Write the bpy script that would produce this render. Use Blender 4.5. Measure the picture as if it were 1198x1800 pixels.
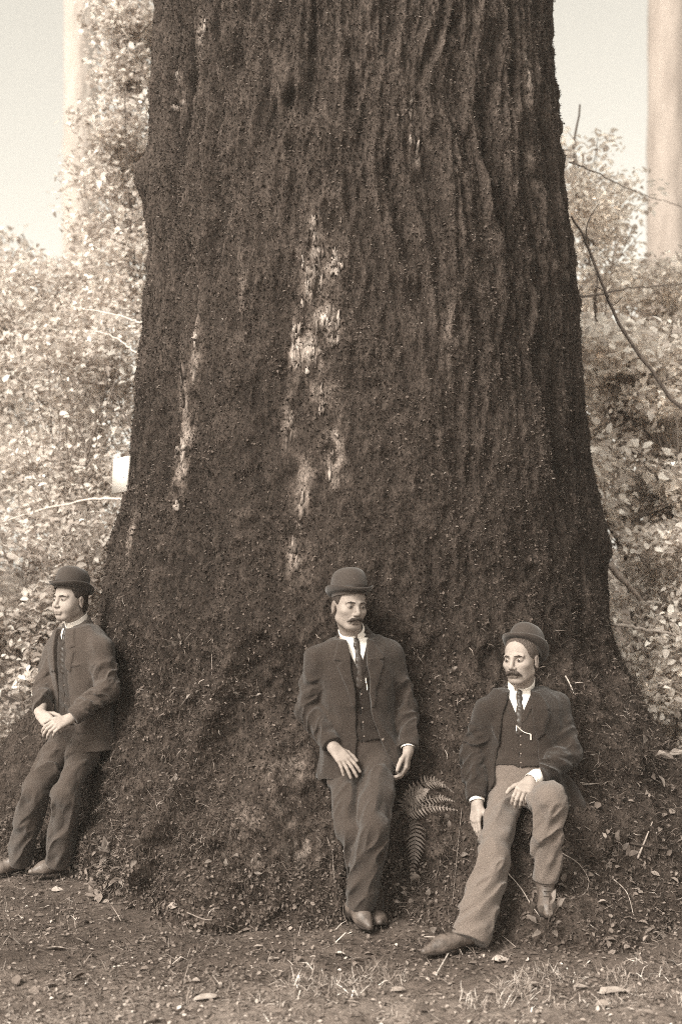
import bpy, math, random
import numpy as np

random.seed(7)
rng = np.random.default_rng(11)
for o in list(bpy.data.objects):
    bpy.data.objects.remove(o, do_unlink=True)
scene = bpy.context.scene
COL = scene.collection

# ------------------------------------------------------------------ camera, sky, sun, exposure
FPX, CX, HY, CAMZ = 2200.0, 599.0, 1040.0, 1.6        # focal length, centre and horizon in pixels of the 1198x1800 photograph
cam_d = bpy.data.cameras.new('camera')
cam = bpy.data.objects.new('camera', cam_d); COL.objects.link(cam)
cam.location = (0, 0, CAMZ); cam.rotation_euler = (math.radians(90), 0, 0)
cam_d.sensor_fit = 'VERTICAL'; cam_d.sensor_height = 36.0
cam_d.lens = 36.0 * FPX / 1800.0
cam_d.shift_y = (HY - 900.0) / 1800.0
cam_d.clip_end = 2000.0; cam_d.clip_start = 0.05
cam_d.dof.use_dof = True; cam_d.dof.focus_distance = 6.25; cam_d.dof.aperture_fstop = 1.6
scene.camera = cam

SUN_EL, SUN_AZ = math.radians(40), math.radians(-40)     # light from the upper left, in front of the tree
sun_dir = np.array([math.sin(SUN_AZ) * math.cos(SUN_EL), -math.cos(SUN_AZ) * math.cos(SUN_EL), math.sin(SUN_EL)])
world = bpy.data.worlds.new('World'); scene.world = world; world.use_nodes = True
wn, wl = world.node_tree.nodes, world.node_tree.links
wn.clear()
sky = wn.new('ShaderNodeTexSky'); sky.sky_type = 'NISHITA'; sky.sun_disc = False
sky.sun_elevation = SUN_EL; sky.sun_rotation = math.atan2(sun_dir[0], sun_dir[1])
sky.air_density = 1.0; sky.dust_density = 3.0; sky.ozone_density = 1.0; sky.altitude = 100
bw = wn.new('ShaderNodeRGBToBW')                          # a toned print has no blue in its sky
tint = wn.new('ShaderNodeMix'); tint.data_type = 'RGBA'; tint.blend_type = 'MULTIPLY'; tint.inputs[0].default_value = 1.0
tint.inputs[7].default_value = (1.0, 0.955, 0.85, 1)
bg = wn.new('ShaderNodeBackground'); bg.inputs[1].default_value = 0.15
wo = wn.new('ShaderNodeOutputWorld')
wl.new(sky.outputs[0], bw.inputs[0]); wl.new(bw.outputs[0], tint.inputs[6]); wl.new(tint.outputs[2], bg.inputs[0]); wl.new(bg.outputs[0], wo.inputs[0])

sd = bpy.data.lights.new('sun', 'SUN'); sd.energy = 2.0; sd.angle = math.radians(20); sd.color = (1.0, 0.95, 0.86)
sun = bpy.data.objects.new('sun', sd); COL.objects.link(sun)
from mathutils import Vector, Matrix
sun.rotation_euler = Vector(sun_dir).to_track_quat('Z', 'Y').to_euler()
sun.location = (-5, -5, 12)

vs = scene.view_settings
vs.view_transform = 'Standard'; vs.look = 'None'; vs.exposure = 1.4; vs.gamma = 1.0; vs.use_curve_mapping = False
scene.render.engine = 'CYCLES'; scene.cycles.use_denoising = False
scene.cycles.pixel_filter_type = 'BLACKMAN_HARRIS'; scene.cycles.filter_width = 1.0
scene.cycles.volume_step_rate = 4.0; scene.cycles.volume_bounces = 1

# ------------------------------------------------------------------ helpers
def P(px, py, d):
    return np.array([(px - CX) / FPX * d, d, CAMZ - (py - HY) / FPX * d])

def sep(v):
    """toned grey: dark tones brown, light tones cream"""
    t = max(0.0, min(1.0, v)) ** 0.5
    return (v * (1.10 - .07 * t), v * (0.80 + 0.18 * t), v * (0.65 + 0.27 * t))

def sepa(v):
    v = np.asarray(v, dtype=np.float32); t = np.clip(v, 0, 1) ** 0.5
    return np.stack([v * (1.10 - .07 * t), v * (0.80 + 0.18 * t), v * (0.65 + 0.27 * t), np.ones_like(v)], -1)

_perm = rng.permutation(256); _perm = np.concatenate([_perm, _perm, _perm])
_val = rng.random(256).astype(np.float32)
def vnoise(p):
    p = np.asarray(p, dtype=np.float64)
    i = np.floor(p).astype(np.int64); f = (p - i).astype(np.float32); f = f * f * (3 - 2 * f); i &= 255
    x, y, z = i[..., 0], i[..., 1], i[..., 2]
    def h(a, b, c):
        return _val[_perm[_perm[_perm[a & 255] + (b & 255)] + (c & 255)]]
    fx, fy, fz = f[..., 0], f[..., 1], f[..., 2]
    a = h(x, y, z) * (1 - fx) + h(x + 1, y, z) * fx
    b = h(x, y + 1, z) * (1 - fx) + h(x + 1, y + 1, z) * fx
    c = h(x, y, z + 1) * (1 - fx) + h(x + 1, y, z + 1) * fx
    d = h(x, y + 1, z + 1) * (1 - fx) + h(x + 1, y + 1, z + 1) * fx
    return (a * (1 - fy) + b * fy) * (1 - fz) + (c * (1 - fy) + d * fy) * fz
def fbm(p, n=4):
    s = 0; a = 0.5; t = 0
    p = np.asarray(p, dtype=np.float64)
    for k in range(n):
        s = s + a * vnoise(p * (2.03 ** k) + 17.3 * k); t += a; a *= 0.5
    return s / t

def mesh_np(name, V, F, mat=None, parent=None, smooth=True, colors=None, link=True):
    """V (n,3); F (m,k) or list of such arrays; one mesh object"""
    if not isinstance(F, (list, tuple)): F = [F]
    F = [np.asarray(f, dtype=np.int32) for f in F if len(f)]
    me = bpy.data.meshes.new(name)
    V = np.asarray(V, dtype=np.float32)
    me.vertices.add(len(V)); me.vertices.foreach_set('co', V.ravel())
    tot = sum(len(f) for f in F)
    loops = np.concatenate([f.ravel() for f in F])
    sizes = np.concatenate([np.full(len(f), f.shape[1], dtype=np.int32) for f in F])
    me.loops.add(len(loops)); me.loops.foreach_set('vertex_index', loops)
    me.polygons.add(tot)
    starts = np.concatenate([[0], np.cumsum(sizes)[:-1]]).astype(np.int32)
    me.polygons.foreach_set('loop_start', starts); me.polygons.foreach_set('loop_total', sizes)
    if smooth: me.polygons.foreach_set('use_smooth', np.ones(tot, dtype=bool))
    if colors is not None:
        at = me.color_attributes.new('tone', 'FLOAT_COLOR', 'POINT')
        at.data.foreach_set('color', np.asarray(colors, dtype=np.float32).ravel())
    me.update(calc_edges=True); me.validate()
    if mat: me.materials.append(mat)
    ob = bpy.data.objects.new(name, me)
    if link: COL.objects.link(ob)
    if parent is not None: ob.parent = parent
    return ob

def tag(o, label=None, cat=None, group=None, kind=None):
    if label: o['label'] = label
    if cat: o['category'] = cat
    if group: o['group'] = group
    if kind: o['kind'] = kind
    return o

def empty(name, loc=(0, 0, 0)):
    o = bpy.data.objects.new(name, None); COL.objects.link(o); o.location = Vector(loc); o.empty_display_size = 0.1
    return o

def rebase(o, loc):
    """children keep their world coordinates under a root that stands at loc"""
    o.location = Vector(loc)
    for c in o.children:
        c.matrix_parent_inverse = Matrix.Translation(-Vector(loc))

class Geo:
    def __init__(s): s.V = []; s.F3 = []; s.F4 = []; s.C = []; s.n = 0
    def add(s, V, F, c):
        V = np.asarray(V, dtype=np.float32); F = np.asarray(F, dtype=np.int32) + s.n
        s.V.append(V); (s.F3 if F.shape[1] == 3 else s.F4).append(F); s.n += len(V)
        c = np.asarray(c, dtype=np.float32)
        if c.ndim == 0: c = np.full(len(V), float(c))
        s.C.append(sepa(c) if c.ndim == 1 else c)
    def tube(s, pts, rad, c, sides=6):
        pts = np.asarray(pts, dtype=np.float64); n = len(pts)
        rad = np.broadcast_to(np.asarray(rad, dtype=np.float64), (n,))
        T = np.gradient(pts, axis=0); T /= np.linalg.norm(T, axis=1)[:, None] + 1e-9
        ref = np.array([0.31, 0.17, 0.93]) if abs(T[0][2]) < 0.8 else np.array([0.93, 0.2, 0.1])
        A = np.cross(T, ref); A /= np.linalg.norm(A, axis=1)[:, None] + 1e-9; B = np.cross(T, A)
        ang = np.arange(sides) * 2 * math.pi / sides
        V = pts[:, None] + rad[:, None, None] * (np.cos(ang)[None, :, None] * A[:, None] + np.sin(ang)[None, :, None] * B[:, None])
        q = []
        for i in range(n - 1):
            for j in range(sides):
                k = (j + 1) % sides
                q.append((i * sides + j, i * sides + k, (i + 1) * sides + k, (i + 1) * sides + j))
        V = V.reshape(-1, 3)
        s.add(V, q, c)
        s.add(V[:sides], [[0, j + 1, j] for j in range(1, sides - 1)], c)
        s.add(V[-sides:], [[0, j, j + 1] for j in range(1, sides - 1)], c)
    def build(s, name, mat, parent=None, smooth=False):
        return mesh_np(name, np.concatenate(s.V), [np.concatenate(f) for f in (s.F3, s.F4) if f], mat, parent, smooth, np.concatenate(s.C))

def spline(pts, n):
    """Catmull-Rom through the points"""
    pts = np.asarray(pts, dtype=np.float64)
    q = np.vstack([2 * pts[0] - pts[1], pts, 2 * pts[-1] - pts[-2]])
    out = []
    m = len(pts) - 1
    for u in np.linspace(0, m - 1e-6, n):
        i = int(u); t = u - i; a, b, c, d = q[i:i + 4]
        out.append(0.5 * ((2 * b) + (-a + c) * t + (2 * a - 5 * b + 4 * c - d) * t * t + (-a + 3 * b - 3 * c + d) * t ** 3))
    return np.array(out)

def material(name, v=None, rough=0.9, nscale=40, namt=0.35, bump=0.0, bscale=200, attr=False, spec=0.2, trans=0.0, stretch=None, detail=6, sheen=0.0):
    m = bpy.data.materials.new(name); m.use_nodes = True
    nt = m.node_tree; N, L = nt.nodes, nt.links
    b = N['Principled BSDF']; out = N['Material Output']
    b.inputs['Roughness'].default_value = rough; b.inputs['Specular IOR Level'].default_value = spec
    if sheen: b.inputs['Sheen Weight'].default_value = sheen
    tc = N.new('ShaderNodeTexCoord')
    vec = tc.outputs['Object']
    if stretch:
        mp = N.new('ShaderNodeMapping'); mp.inputs['Scale'].default_value = stretch; L.new(vec, mp.inputs[0]); vec = mp.outputs[0]
    nz = N.new('ShaderNodeTexNoise'); nz.inputs['Scale'].default_value = nscale; nz.inputs['Detail'].default_value = detail; nz.inputs['Roughness'].default_value = 0.65
    L.new(vec, nz.inputs['Vector'])
    mr = N.new('ShaderNodeMapRange'); mr.inputs[1].default_value = 0.28; mr.inputs[2].default_value = 0.72
    mr.inputs[3].default_value = 1 - namt; mr.inputs[4].default_value = 1 + namt
    L.new(nz.outputs[0], mr.inputs[0])
    mx = N.new('ShaderNodeMix'); mx.data_type = 'RGBA'; mx.blend_type = 'MULTIPLY'; mx.inputs[0].default_value = 1.0
    if attr:
        at = N.new('ShaderNodeAttribute'); at.attribute_name = 'tone'; L.new(at.outputs['Color'], mx.inputs[6])
    else:
        mx.inputs[6].default_value = (*sep(v), 1)
    cmb = N.new('ShaderNodeCombineColor')
    for i in range(3): L.new(mr.outputs[0], cmb.inputs[i])
    L.new(cmb.outputs[0], mx.inputs[7])
    L.new(mx.outputs[2], b.inputs['Base Color'])
    if bump:
        n2 = N.new('ShaderNodeTexNoise'); n2.inputs['Scale'].default_value = bscale; n2.inputs['Detail'].default_value = 4
        L.new(vec, n2.inputs['Vector'])
        bp = N.new('ShaderNodeBump'); bp.inputs['Strength'].default_value = bump; bp.inputs['Distance'].default_value = 0.01
        L.new(n2.outputs[0], bp.inputs['Height']); L.new(bp.outputs[0], b.inputs['Normal'])
    if trans:
        tr = N.new('ShaderNodeBsdfTranslucent'); L.new(mx.outputs[2], tr.inputs[0])
        ms = N.new('ShaderNodeMixShader'); ms.inputs[0].default_value = trans
        L.new(b.outputs[0], ms.inputs[1]); L.new(tr.outputs[0], ms.inputs[2]); L.new(ms.outputs[0], out.inputs[0])
    return m

M = {}
M['trunk'] = material('mossy_bark', attr=True, nscale=75, namt=0.8, bump=1.0, bscale=120, stretch=(1, 1, 0.55), rough=0.95, spec=0.1, detail=9)
M['moss'] = material('moss', attr=True, nscale=9, namt=0.35, rough=0.9, spec=0.1)
M['plate'] = material('bare_bark', attr=True, nscale=70, namt=0.65, bump=0.8, bscale=90, stretch=(1, 1, 0.35), rough=0.9)
M['soil'] = material('forest_floor', attr=True, nscale=30, namt=0.5, bump=1.0, bscale=110, rough=0.95, spec=0.1, detail=10)
M['litter'] = material('leaf_litter', attr=True, nscale=60, namt=0.25, rough=0.85)
M['leaf'] = material('leaf', attr=True, nscale=25, namt=0.25, rough=0.6, spec=0.35, trans=0.45)
M['fern'] = material('fern_leaf', attr=True, nscale=40, namt=0.25, rough=0.6, spec=0.3, trans=0.2)
M['wood'] = material('twig_bark', attr=True, nscale=50, namt=0.4, bump=0.4, bscale=150, rough=0.9)
M['board'] = material('whitewashed_board', 0.72, nscale=25, namt=0.12, bump=0.2, rough=0.8)
def cloth(name, v, n=0.22): return material(name, v, nscale=170, namt=n + .04, bump=0.5, bscale=300, rough=0.95, spec=0.08, sheen=0.15)
M['skin'] = material('skin', attr=True, nscale=45, namt=0.16, bump=0.12, bscale=160, rough=0.6, spec=0.2)
M['eye'] = material('eye', attr=True, nscale=5, namt=0.02, rough=0.25, spec=0.5)
M['hair'] = material('hair', 0.045, nscale=220, namt=0.5, bump=0.8, bscale=260, rough=0.6, stretch=(1, 1, 0.3))
M['brownhair'] = material('brown_hair', 0.06, nscale=220, namt=0.5, bump=0.8, bscale=260, rough=0.6, stretch=(1, 1, 0.3))
M['fairhair'] = material('fair_hair', 0.085, nscale=220, namt=0.5, bump=0.8, bscale=260, rough=0.6, stretch=(1, 1, 0.3))
M['felt'] = material('hat_felt', 0.040, nscale=260, namt=0.15, bump=0.15, bscale=500, rough=0.8, spec=0.2, sheen=0.2)
M['band'] = material('hat_ribbon', 0.022, nscale=200, namt=0.15, rough=0.6)
M['linen'] = material('white_linen', 0.80, nscale=60, namt=0.05, bump=0.1, rough=0.8)
M['silk'] = material('dark_silk', 0.035, nscale=90, namt=0.35, rough=0.45, spec=0.4)
M['leather'] = material('scuffed_leather', 0.10, nscale=28, namt=0.6, bump=0.3, bscale=80, rough=0.5, spec=0.4)
M['tanleather'] = material('tan_leather', 0.13, nscale=28, namt=0.5, bump=0.3, bscale=80, rough=0.45, spec=0.4)
M['sole'] = material('boot_sole', 0.025, nscale=60, namt=0.4, rough=0.8)
M['metal'] = material('watch_chain_metal', 0.6, nscale=50, namt=0.1, rough=0.3, spec=0.8)
M['button'] = material('button_horn', 0.16, nscale=50, namt=0.1, rough=0.4)

# ------------------------------------------------------------------ ground
def ground_h(x, y):
    x = np.asarray(x, dtype=np.float64); y = np.asarray(y, dtype=np.float64)
    near = np.exp(-((x / 6) ** 2 + ((y - 6) / 5) ** 2))
    p = np.stack([x, y, 0 * x], -1)
    h = (fbm(p * 1.3, 3) - 0.5) * 0.05 + (fbm(p * 7 + 5, 3) - 0.5) * 0.05 * near
    th = np.degrees(np.arctan2(x - TC[0], TC[1] - y)); gap = np.hypot(x - TC[0], y - TC[1]) - trunk_base(th, np.zeros_like(x))
    h = h + 0.035 * np.exp(-np.clip(gap, 0, 9) / 0.20) * (.3 + 1.4 * fbm(p * 3.1 + 30, 2))
    h = h + 0.05 * np.clip(y - 8, 0, 40) + 0.06 * np.clip(np.abs(x) - 5, 0, 20)
    return h
# ------------------------------------------------------------------ the great tree
TC = np.array([0.10, 7.80])
CPX = CX + TC[0] / TC[1] * FPX
def sil(py, px):
    off = abs(px - CPX); return TC[1] * math.sin(math.atan(off / FPX)), CAMZ - (py - HY) / FPX * 7.5
Lp = [(27, 268), (150, 263), (285, 262), (310, 250), (360, 250), (450, 252), (560, 242), (680, 232), (780, 225), (870, 210), (950, 192), (1030, 176), (1099, 160)]
Rp = [(27, 970), (150, 976), (270, 988), (400, 1005), (520, 1014), (640, 1020), (740, 1030), (850, 1045), (930, 1055), (1000, 1060), (1099, 1072)]
Ls = sorted((sil(*q)[1], sil(*q)[0]) for q in Lp); Rs = sorted((sil(*q)[1], sil(*q)[0]) for q in Rp)
Ls += [(7, 1.16), (10, 1.08), (20, 0.9), (40, 0.5)]; Rs += [(7, 1.12), (10, 1.05), (20, 0.88), (40, 0.48)]
def RL(z): return np.interp(z, [a for a, b in Ls], [b for a, b in Ls])
def RR(z): return np.interp(z, [a for a, b in Rs], [b for a, b in Rs])
TTH = np.array([-180, -130, -90, -75, -61, -48, -35, -18, -8, 2, 10, 23, 40, 60, 90, 130, 180.])
TZ = np.array([-0.3, 0, .15, .35, .6, .85, 1.1, 1.4])
TAB = np.array([
 [2.1, 2.0, 1.9, 1.8, 1.7, 1.62, 1.57, 1.52],
 [2.2, 2.1, 2.0, 1.9, 1.8, 1.70, 1.60, 1.53],
 [2.7, 2.6, 2.5, 2.4, 2.24, 2.03, 1.76, 1.60],
 [2.15, 2.08, 2.02, 1.96, 1.88, 1.79, 1.68, 1.57],
 [1.85, 1.76, 1.72, 1.68, 1.64, 1.60, 1.57, 1.53],
 [1.92, 1.82, 1.74, 1.67, 1.61, 1.56, 1.53, 1.50],
 [2.05, 1.95, 1.88, 1.78, 1.66, 1.58, 1.54, 1.50],
 [2.12, 2.03, 1.98, 1.90, 1.78, 1.66, 1.57, 1.51],
 [2.08, 1.98, 1.90, 1.80, 1.68, 1.60, 1.55, 1.50],
 [1.92, 1.80, 1.72, 1.62, 1.56, 1.53, 1.52, 1.49],
 [2.08, 1.95, 1.82, 1.70, 1.62, 1.57, 1.53, 1.49],
 [2.7, 2.52, 2.34, 2.12, 1.94, 1.80, 1.68, 1.55],
 [2.8, 2.6, 2.4, 2.18, 1.96, 1.78, 1.66, 1.54],
 [2.9, 2.7, 2.5, 2.27, 1.99, 1.79, 1.68, 1.57],
 [2.6, 2.4, 2.3, 2.14, 1.90, 1.73, 1.65, 1.56],
 [2.2, 2.1, 2.0, 1.9, 1.8, 1.68, 1.60, 1.52],
 [2.1, 2.0, 1.9, 1.8, 1.7, 1.62, 1.57, 1.52]])
_gth = np.linspace(-180, 180, 361); _gz = np.linspace(-0.3, 6.7, 281)
_T = np.zeros((361, 281))
_Tz = np.array([np.interp(_gz, TZ, TAB[i]) for i in range(len(TTH))])
for j in range(281): _T[:, j] = np.interp(_gth, TTH, _Tz[:, j])
_s = np.sin(np.radians(_gth))[:, None]
_up = (RL(_gz) + RR(_gz))[None] / 2 + _s * (RR(_gz) - RL(_gz))[None] / 2
_w = np.clip((_gz - 1.0) / 0.45, 0, 1)[None]; _w = _w * _w * (3 - 2 * _w)
_T = _T * (1 - _w) + _up * _w
def blur(A, ax, k, wrap):
    ker = np.hanning(2 * k + 3)[1:-1]; ker /= ker.sum(); out = np.zeros_like(A); n = A.shape[ax]
    for q in range(-k, k + 1):
        idx = (np.arange(n) + q) % (n - 1) if wrap else np.clip(np.arange(n) + q, 0, n - 1)
        out += ker[q + k] * np.take(A, idx, axis=ax)
    return out
_T = blur(blur(_T, 0, 5, True), 1, 4, False)
def trunk_base(th, z):
    """smooth radius; th in degrees (0 faces the camera, + to the right)"""
    u = np.clip((th + 180), 0, 359.999); v = np.clip((z + 0.3) / 7.0 * 280, 0, 279.999)
    i = u.astype(int); j = v.astype(int); fu = u - i; fv = v - j
    r = (_T[i, j] * (1 - fu) + _T[i + 1, j] * fu) * (1 - fv) + (_T[i, j + 1] * (1 - fu) + _T[i + 1, j + 1] * fu) * fv
    return np.where(z > 6.65, (RL(z) + RR(z)) / 2, r)
_ROOT = [(-23 - 13 * u ** 1.3, 1.42 - 1.2 * u, .040 + .075 * min(1, 2 * u), 2.6, .10) for u in np.linspace(0, 1, 11)] + [(58 + 6 * u, 1.5 - 1.0 * u, .05, 4, .14) for u in np.linspace(0, 1, 6)]
KNOBS = _ROOT + [(21, .04, .17, 7, .12), (-78, 4.08, 0.07, 6, 0.16), (78, 4.2, 0.045, 5, 0.12), (76, 1.9, 0.05, 6, 0.15), (-50, 2.9, 0.02, 8, 0.3), (-20, 0.55, 0.05, 9, 0.16), (-27, 0.2, 0.05, 6, 0.12), (-12, 0.75, 0.04, 6, 0.14), (35, 0.45, 0.05, 6, 0.1), (48, 0.75, 0.05, 7, 0.1), (-38, 1.0, 0.035, 5, 0.25)]
def trunk_disp(th, z):
    a = np.radians(th); c, s = np.cos(a), np.sin(a)
    p = np.stack([1.4 * s, -1.4 * c, z], -1)
    low = np.clip((1.45 - z + 1.5 * (fbm(p * np.array([2.2, 2.2, 1.0]) + 21, 2) - .5)) / 1.0, 0, 1)
    warp = (fbm(p * np.array([1.5, 1.5, 1.0]), 2) - 0.5)[..., None] * np.array([0.5, 0.5, 0.3])
    q = (p + warp * 0.8)
    n1 = fbm(q * np.array([4.6, 4.6, 0.8]), 3); ridge = 1 - np.abs(2 * n1 - 1) * 2.4
    n2 = fbm(q * np.array([15, 15, 2.2]) + 31, 3); ridge2 = 1 - np.abs(2 * n2 - 1) * 2.4
    lump = fbm(p * np.array([6, 6, 4.2]) + 7, 3) - 0.5; fine = (fbm(p * np.array([30, 30, 9]) + 3, 3) - 0.5) * (1 - low) + low * (fbm(p * np.array([26, 26, 20]) + 3, 3) - 0.5)
    n3 = fbm(p * np.array([3.4, 3.4, .55]) + 80, 3); rootr = 1 - np.abs(2 * n3 - 1) * 2.6
    big = fbm(p * np.array([1.6, 1.6, 0.6]) + 50, 2) - 0.5
    hi = np.clip((z - 1.3 + 1.6 * (fbm(p * np.array([1.8, 1.8, .8]) + 44, 2) - .5)) / 2.4, 0.12, 1)
    iso = fbm(p * np.array([24, 24, 17]) + 13, 3) - 0.5; fine = fine * hi + iso * (1 - hi)
    ridge = ridge * (.45 + .55 * hi); ridge2 = ridge2 * hi
    d = (1 - 0.75 * low) * ((.036 + .026 * hi) * (ridge - 0.3) + 0.018 * (ridge2 - 0.4 * hi)) + low * 0.07 * (rootr - 0.3) + (0.060 + 0.10 * low) * lump + (0.060 + 0.04 * low) * fine + 0.06 * big
    d = d - .015 * (z > 1.2) * np.clip((z - 1.2) / .6, 0, 1) - .045 * np.clip((z - 1.8) / 3.2, 0, 1)
    for kt, kz, ka, wt, wz in KNOBS:
        d = d + ka * np.exp(-((th - kt) / wt) ** 2 - ((z - kz) / wz) ** 2)
    return d, ridge, ridge2, lump, fine, low
def trunk_pt(th, z, off=0.0):
    th = np.asarray(th, dtype=np.float64); z = np.asarray(z, dtype=np.float64)
    r = trunk_base(th, z) + trunk_disp(th, z)[0] + off
    a = np.radians(th)
    return np.stack([TC[0] + r * np.sin(a), TC[1] - r * np.cos(a), z], -1)
def trunk_at_px(px, py):
    """march a pixel ray into the trunk: returns th, z, point"""
    d = np.linspace(4.5, 8.2, 700); pt = np.stack([(px - CX) / FPX * d, d, CAMZ - (py - HY) / FPX * d], -1)
    rel = pt[:, :2] - TC; th = np.degrees(np.arctan2(rel[:, 0], -rel[:, 1])); r = np.linalg.norm(rel, axis=1)
    inside = r < trunk_base(th, pt[:, 2]) + trunk_disp(th, pt[:, 2])[0]
    k = int(np.argmax(inside)) if inside.any() else int(np.argmin(r - trunk_base(th, pt[:, 2])))
    return th[k], pt[k, 2], pt[k]

def axis(lo, a, b, hi, step, nfar):
    u = np.linspace(0, 1, nfar) ** 2.2
    return np.unique(np.concatenate([a - (a - lo) * u[::-1], np.arange(a, b, step), b + (hi - b) * u]))
gx = axis(-120, -3.6, 3.6, 120, 0.03, 24); gy = axis(-60, 3.4, 8.6, 150, 0.03, 26)
X, Y = np.meshgrid(gx, gy, indexing='ij')
Z = ground_h(X, Y)
nx_, ny_ = X.shape
ii, jj = np.meshgrid(np.arange(nx_ - 1), np.arange(ny_ - 1), indexing='ij')
base = (ii * ny_ + jj).ravel()
F = np.stack([base, base + ny_, base + ny_ + 1, base + 1], 1)
pp = np.stack([X, Y, 0 * X], -1)
gt = 0.052 + 0.08 * fbm(pp * 6, 4) ** 1.5 + 0.03 * np.clip(fbm(pp * 1.1 + 9, 3) - 0.45, 0, 1) + 0.18 * np.clip((5.45 - Y) / 0.7, 0, 1) * (fbm(pp * 9, 3)) * (Y > 0)  # soil paler towards the camera: foreground sunlight put into the tone
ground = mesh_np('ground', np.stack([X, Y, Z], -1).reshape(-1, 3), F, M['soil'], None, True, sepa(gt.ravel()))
tag(ground, kind='structure')

# pale bare bark, by place on the trunk (pixel centre, half sizes in metres, strength)
PALE_PX = [(552, 410, .05, .10, .7), (560, 455, .07, .13, 1), (545, 490, .06, .10, 1), (590, 470, .05, .10, .8), (575, 560, .06, .10, 1), (550, 620, .08, .12, 1), (520, 615, .04, .16, .9), (585, 590, .04, .12, .7),
           (565, 715, .10, .14, .55), (510, 740, .04, .2, .5), (590, 800, .06, .25, .5), (530, 900, .06, .3, .55), (520, 960, .05, .18, .5),
           (325, 700, .04, .2, .6), (320, 800, .05, .22, .8), (345, 610, .04, .2, .5), (730, 255, .08, .12, .65), (320, 160, .03, .1, .5), (355, 60, .03, .12, .6), (720, 190, .02, .15, .5),
           (790, 600, .04, .3, .2), (920, 250, .05, .4, .35), (930, 130, .05, .3, .4), (500, 1350, .10, .07, .35), (470, 1440, .14, .10, .35), (510, 1500, .14, .08, .45), (230, 940, .05, .2, .45), (430, 520, .04, .3, .25)]
PALE = [(*trunk_at_px(a, b)[:2], wx, wz, s) for a, b, wx, wz, s in PALE_PX]
def pale_mask(th, z):
    m = np.zeros_like(th)
    for kt, kz, wx, wz, s in PALE:
        dx = np.radians(th - kt) * 1.35 / wx; dz = (z - kz) / wz
        m = np.maximum(m, s * np.exp(-(dx * dx + dz * dz) * 1.3))
    return m

thf = np.concatenate([np.linspace(-180, -108, 60, endpoint=False), np.linspace(-108, 108, 620, endpoint=False), np.linspace(108, 180, 61)])
zf = np.concatenate([np.arange(-0.25, 5.6, 0.0115), 5.6 + 22 * np.linspace(0, 1, 40)[1:] ** 1.6])
TH, ZZ = np.meshgrid(thf, zf, indexing='ij')
dsp, ridge, ridge2, lump, fine, low = trunk_disp(TH, ZZ)
Rr = trunk_base(TH, ZZ) + dsp
A = np.radians(TH)
TV = np.stack([TC[0] + Rr * np.sin(A), TC[1] - Rr * np.cos(A), ZZ], -1)
pm = pale_mask(TH, ZZ)
pp = TV * np.array([1, 1, 0.7])
brk = np.clip((fbm(pp * np.array([30, 30, 14]), 3) - 0.36) * 5, 0, 1) * np.clip((fbm(pp * 9 + 4, 3) - 0.3) * 4, 0, 1)
tone = 0.010 + 0.022 * np.clip(ridge, 0, 1) * (1 - low) + 0.018 * np.clip(ridge2, 0, 1) * (1 - low) + 0.02 * fbm(pp * 8, 4) + 0.10 * np.clip(fine, 0, 1) + 0.02 * low
tone = tone * (1 - pm * brk) + 0.42 * pm * brk * (0.6 + 0.8 * fbm(pp * 20 + 9, 2))
nT, nZ = TH.shape
ii, jj = np.meshgrid(np.arange(nT - 1), np.arange(nZ - 1), indexing='ij'); b0 = (ii * nZ + jj).ravel()
F = np.stack([b0, b0 + nZ, b0 + nZ + 1, b0 + 1], 1)
tree = empty('giant_tree')
trunk = mesh_np('trunk', TV.reshape(-1, 3), F, M['trunk'], tree, True, sepa(tone.ravel()))
tag(tree, 'enormous mossy old trunk with flaring roots that the men lean on', 'tree')

def trunk_normals(th, z, e=0.02):
    p0 = trunk_pt(th, z); a = trunk_pt(th + 1.0, z) - p0; b = trunk_pt(th, z + e) - p0
    n = np.cross(a, b); n /= np.linalg.norm(n, axis=1)[:, None] + 1e-9
    return p0, n
def blades(p, n, length, width, tones, droop, jitter, segs=1):
    """thin tapering blades, one or two joints"""
    m = len(p)
    d = n * 0.75 + rng.normal(0, jitter, (m, 3)) + np.array([0, 0, 1.0]) * droop[:, None]
    d /= np.linalg.norm(d, axis=1)[:, None]
    side = np.cross(d, rng.normal(0, 1, (m, 3))); side /= np.linalg.norm(side, axis=1)[:, None]
    L = length[:, None]; W = width[:, None] * side * 0.5
    p = p - n * 0.004
    if segs == 1:
        V = np.stack([p - W, p + W, p + d * L], 1).reshape(-1, 3)
        F = np.arange(3 * m).reshape(-1, 3); C = np.repeat(tones, 3)
    else:
        d2 = d + np.array([0, 0, -0.9]) * rng.random((m, 1)) + rng.normal(0, 0.35, (m, 3)); d2 /= np.linalg.norm(d2, axis=1)[:, None]
        mid = p + d * L * 0.55
        V = np.stack([p - W, p + W, mid + W * 0.8, mid - W * 0.8, mid + d2 * L * 0.45], 1).reshape(-1, 3)
        i = np.arange(m)[:, None] * 5
        F = np.concatenate([np.concatenate([i, i + 1, i + 2], 1), np.concatenate([i, i + 2, i + 3], 1), np.concatenate([i + 3, i + 2, i + 4], 1)]); C = np.repeat(tones, 5)
    return V, F, C
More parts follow.
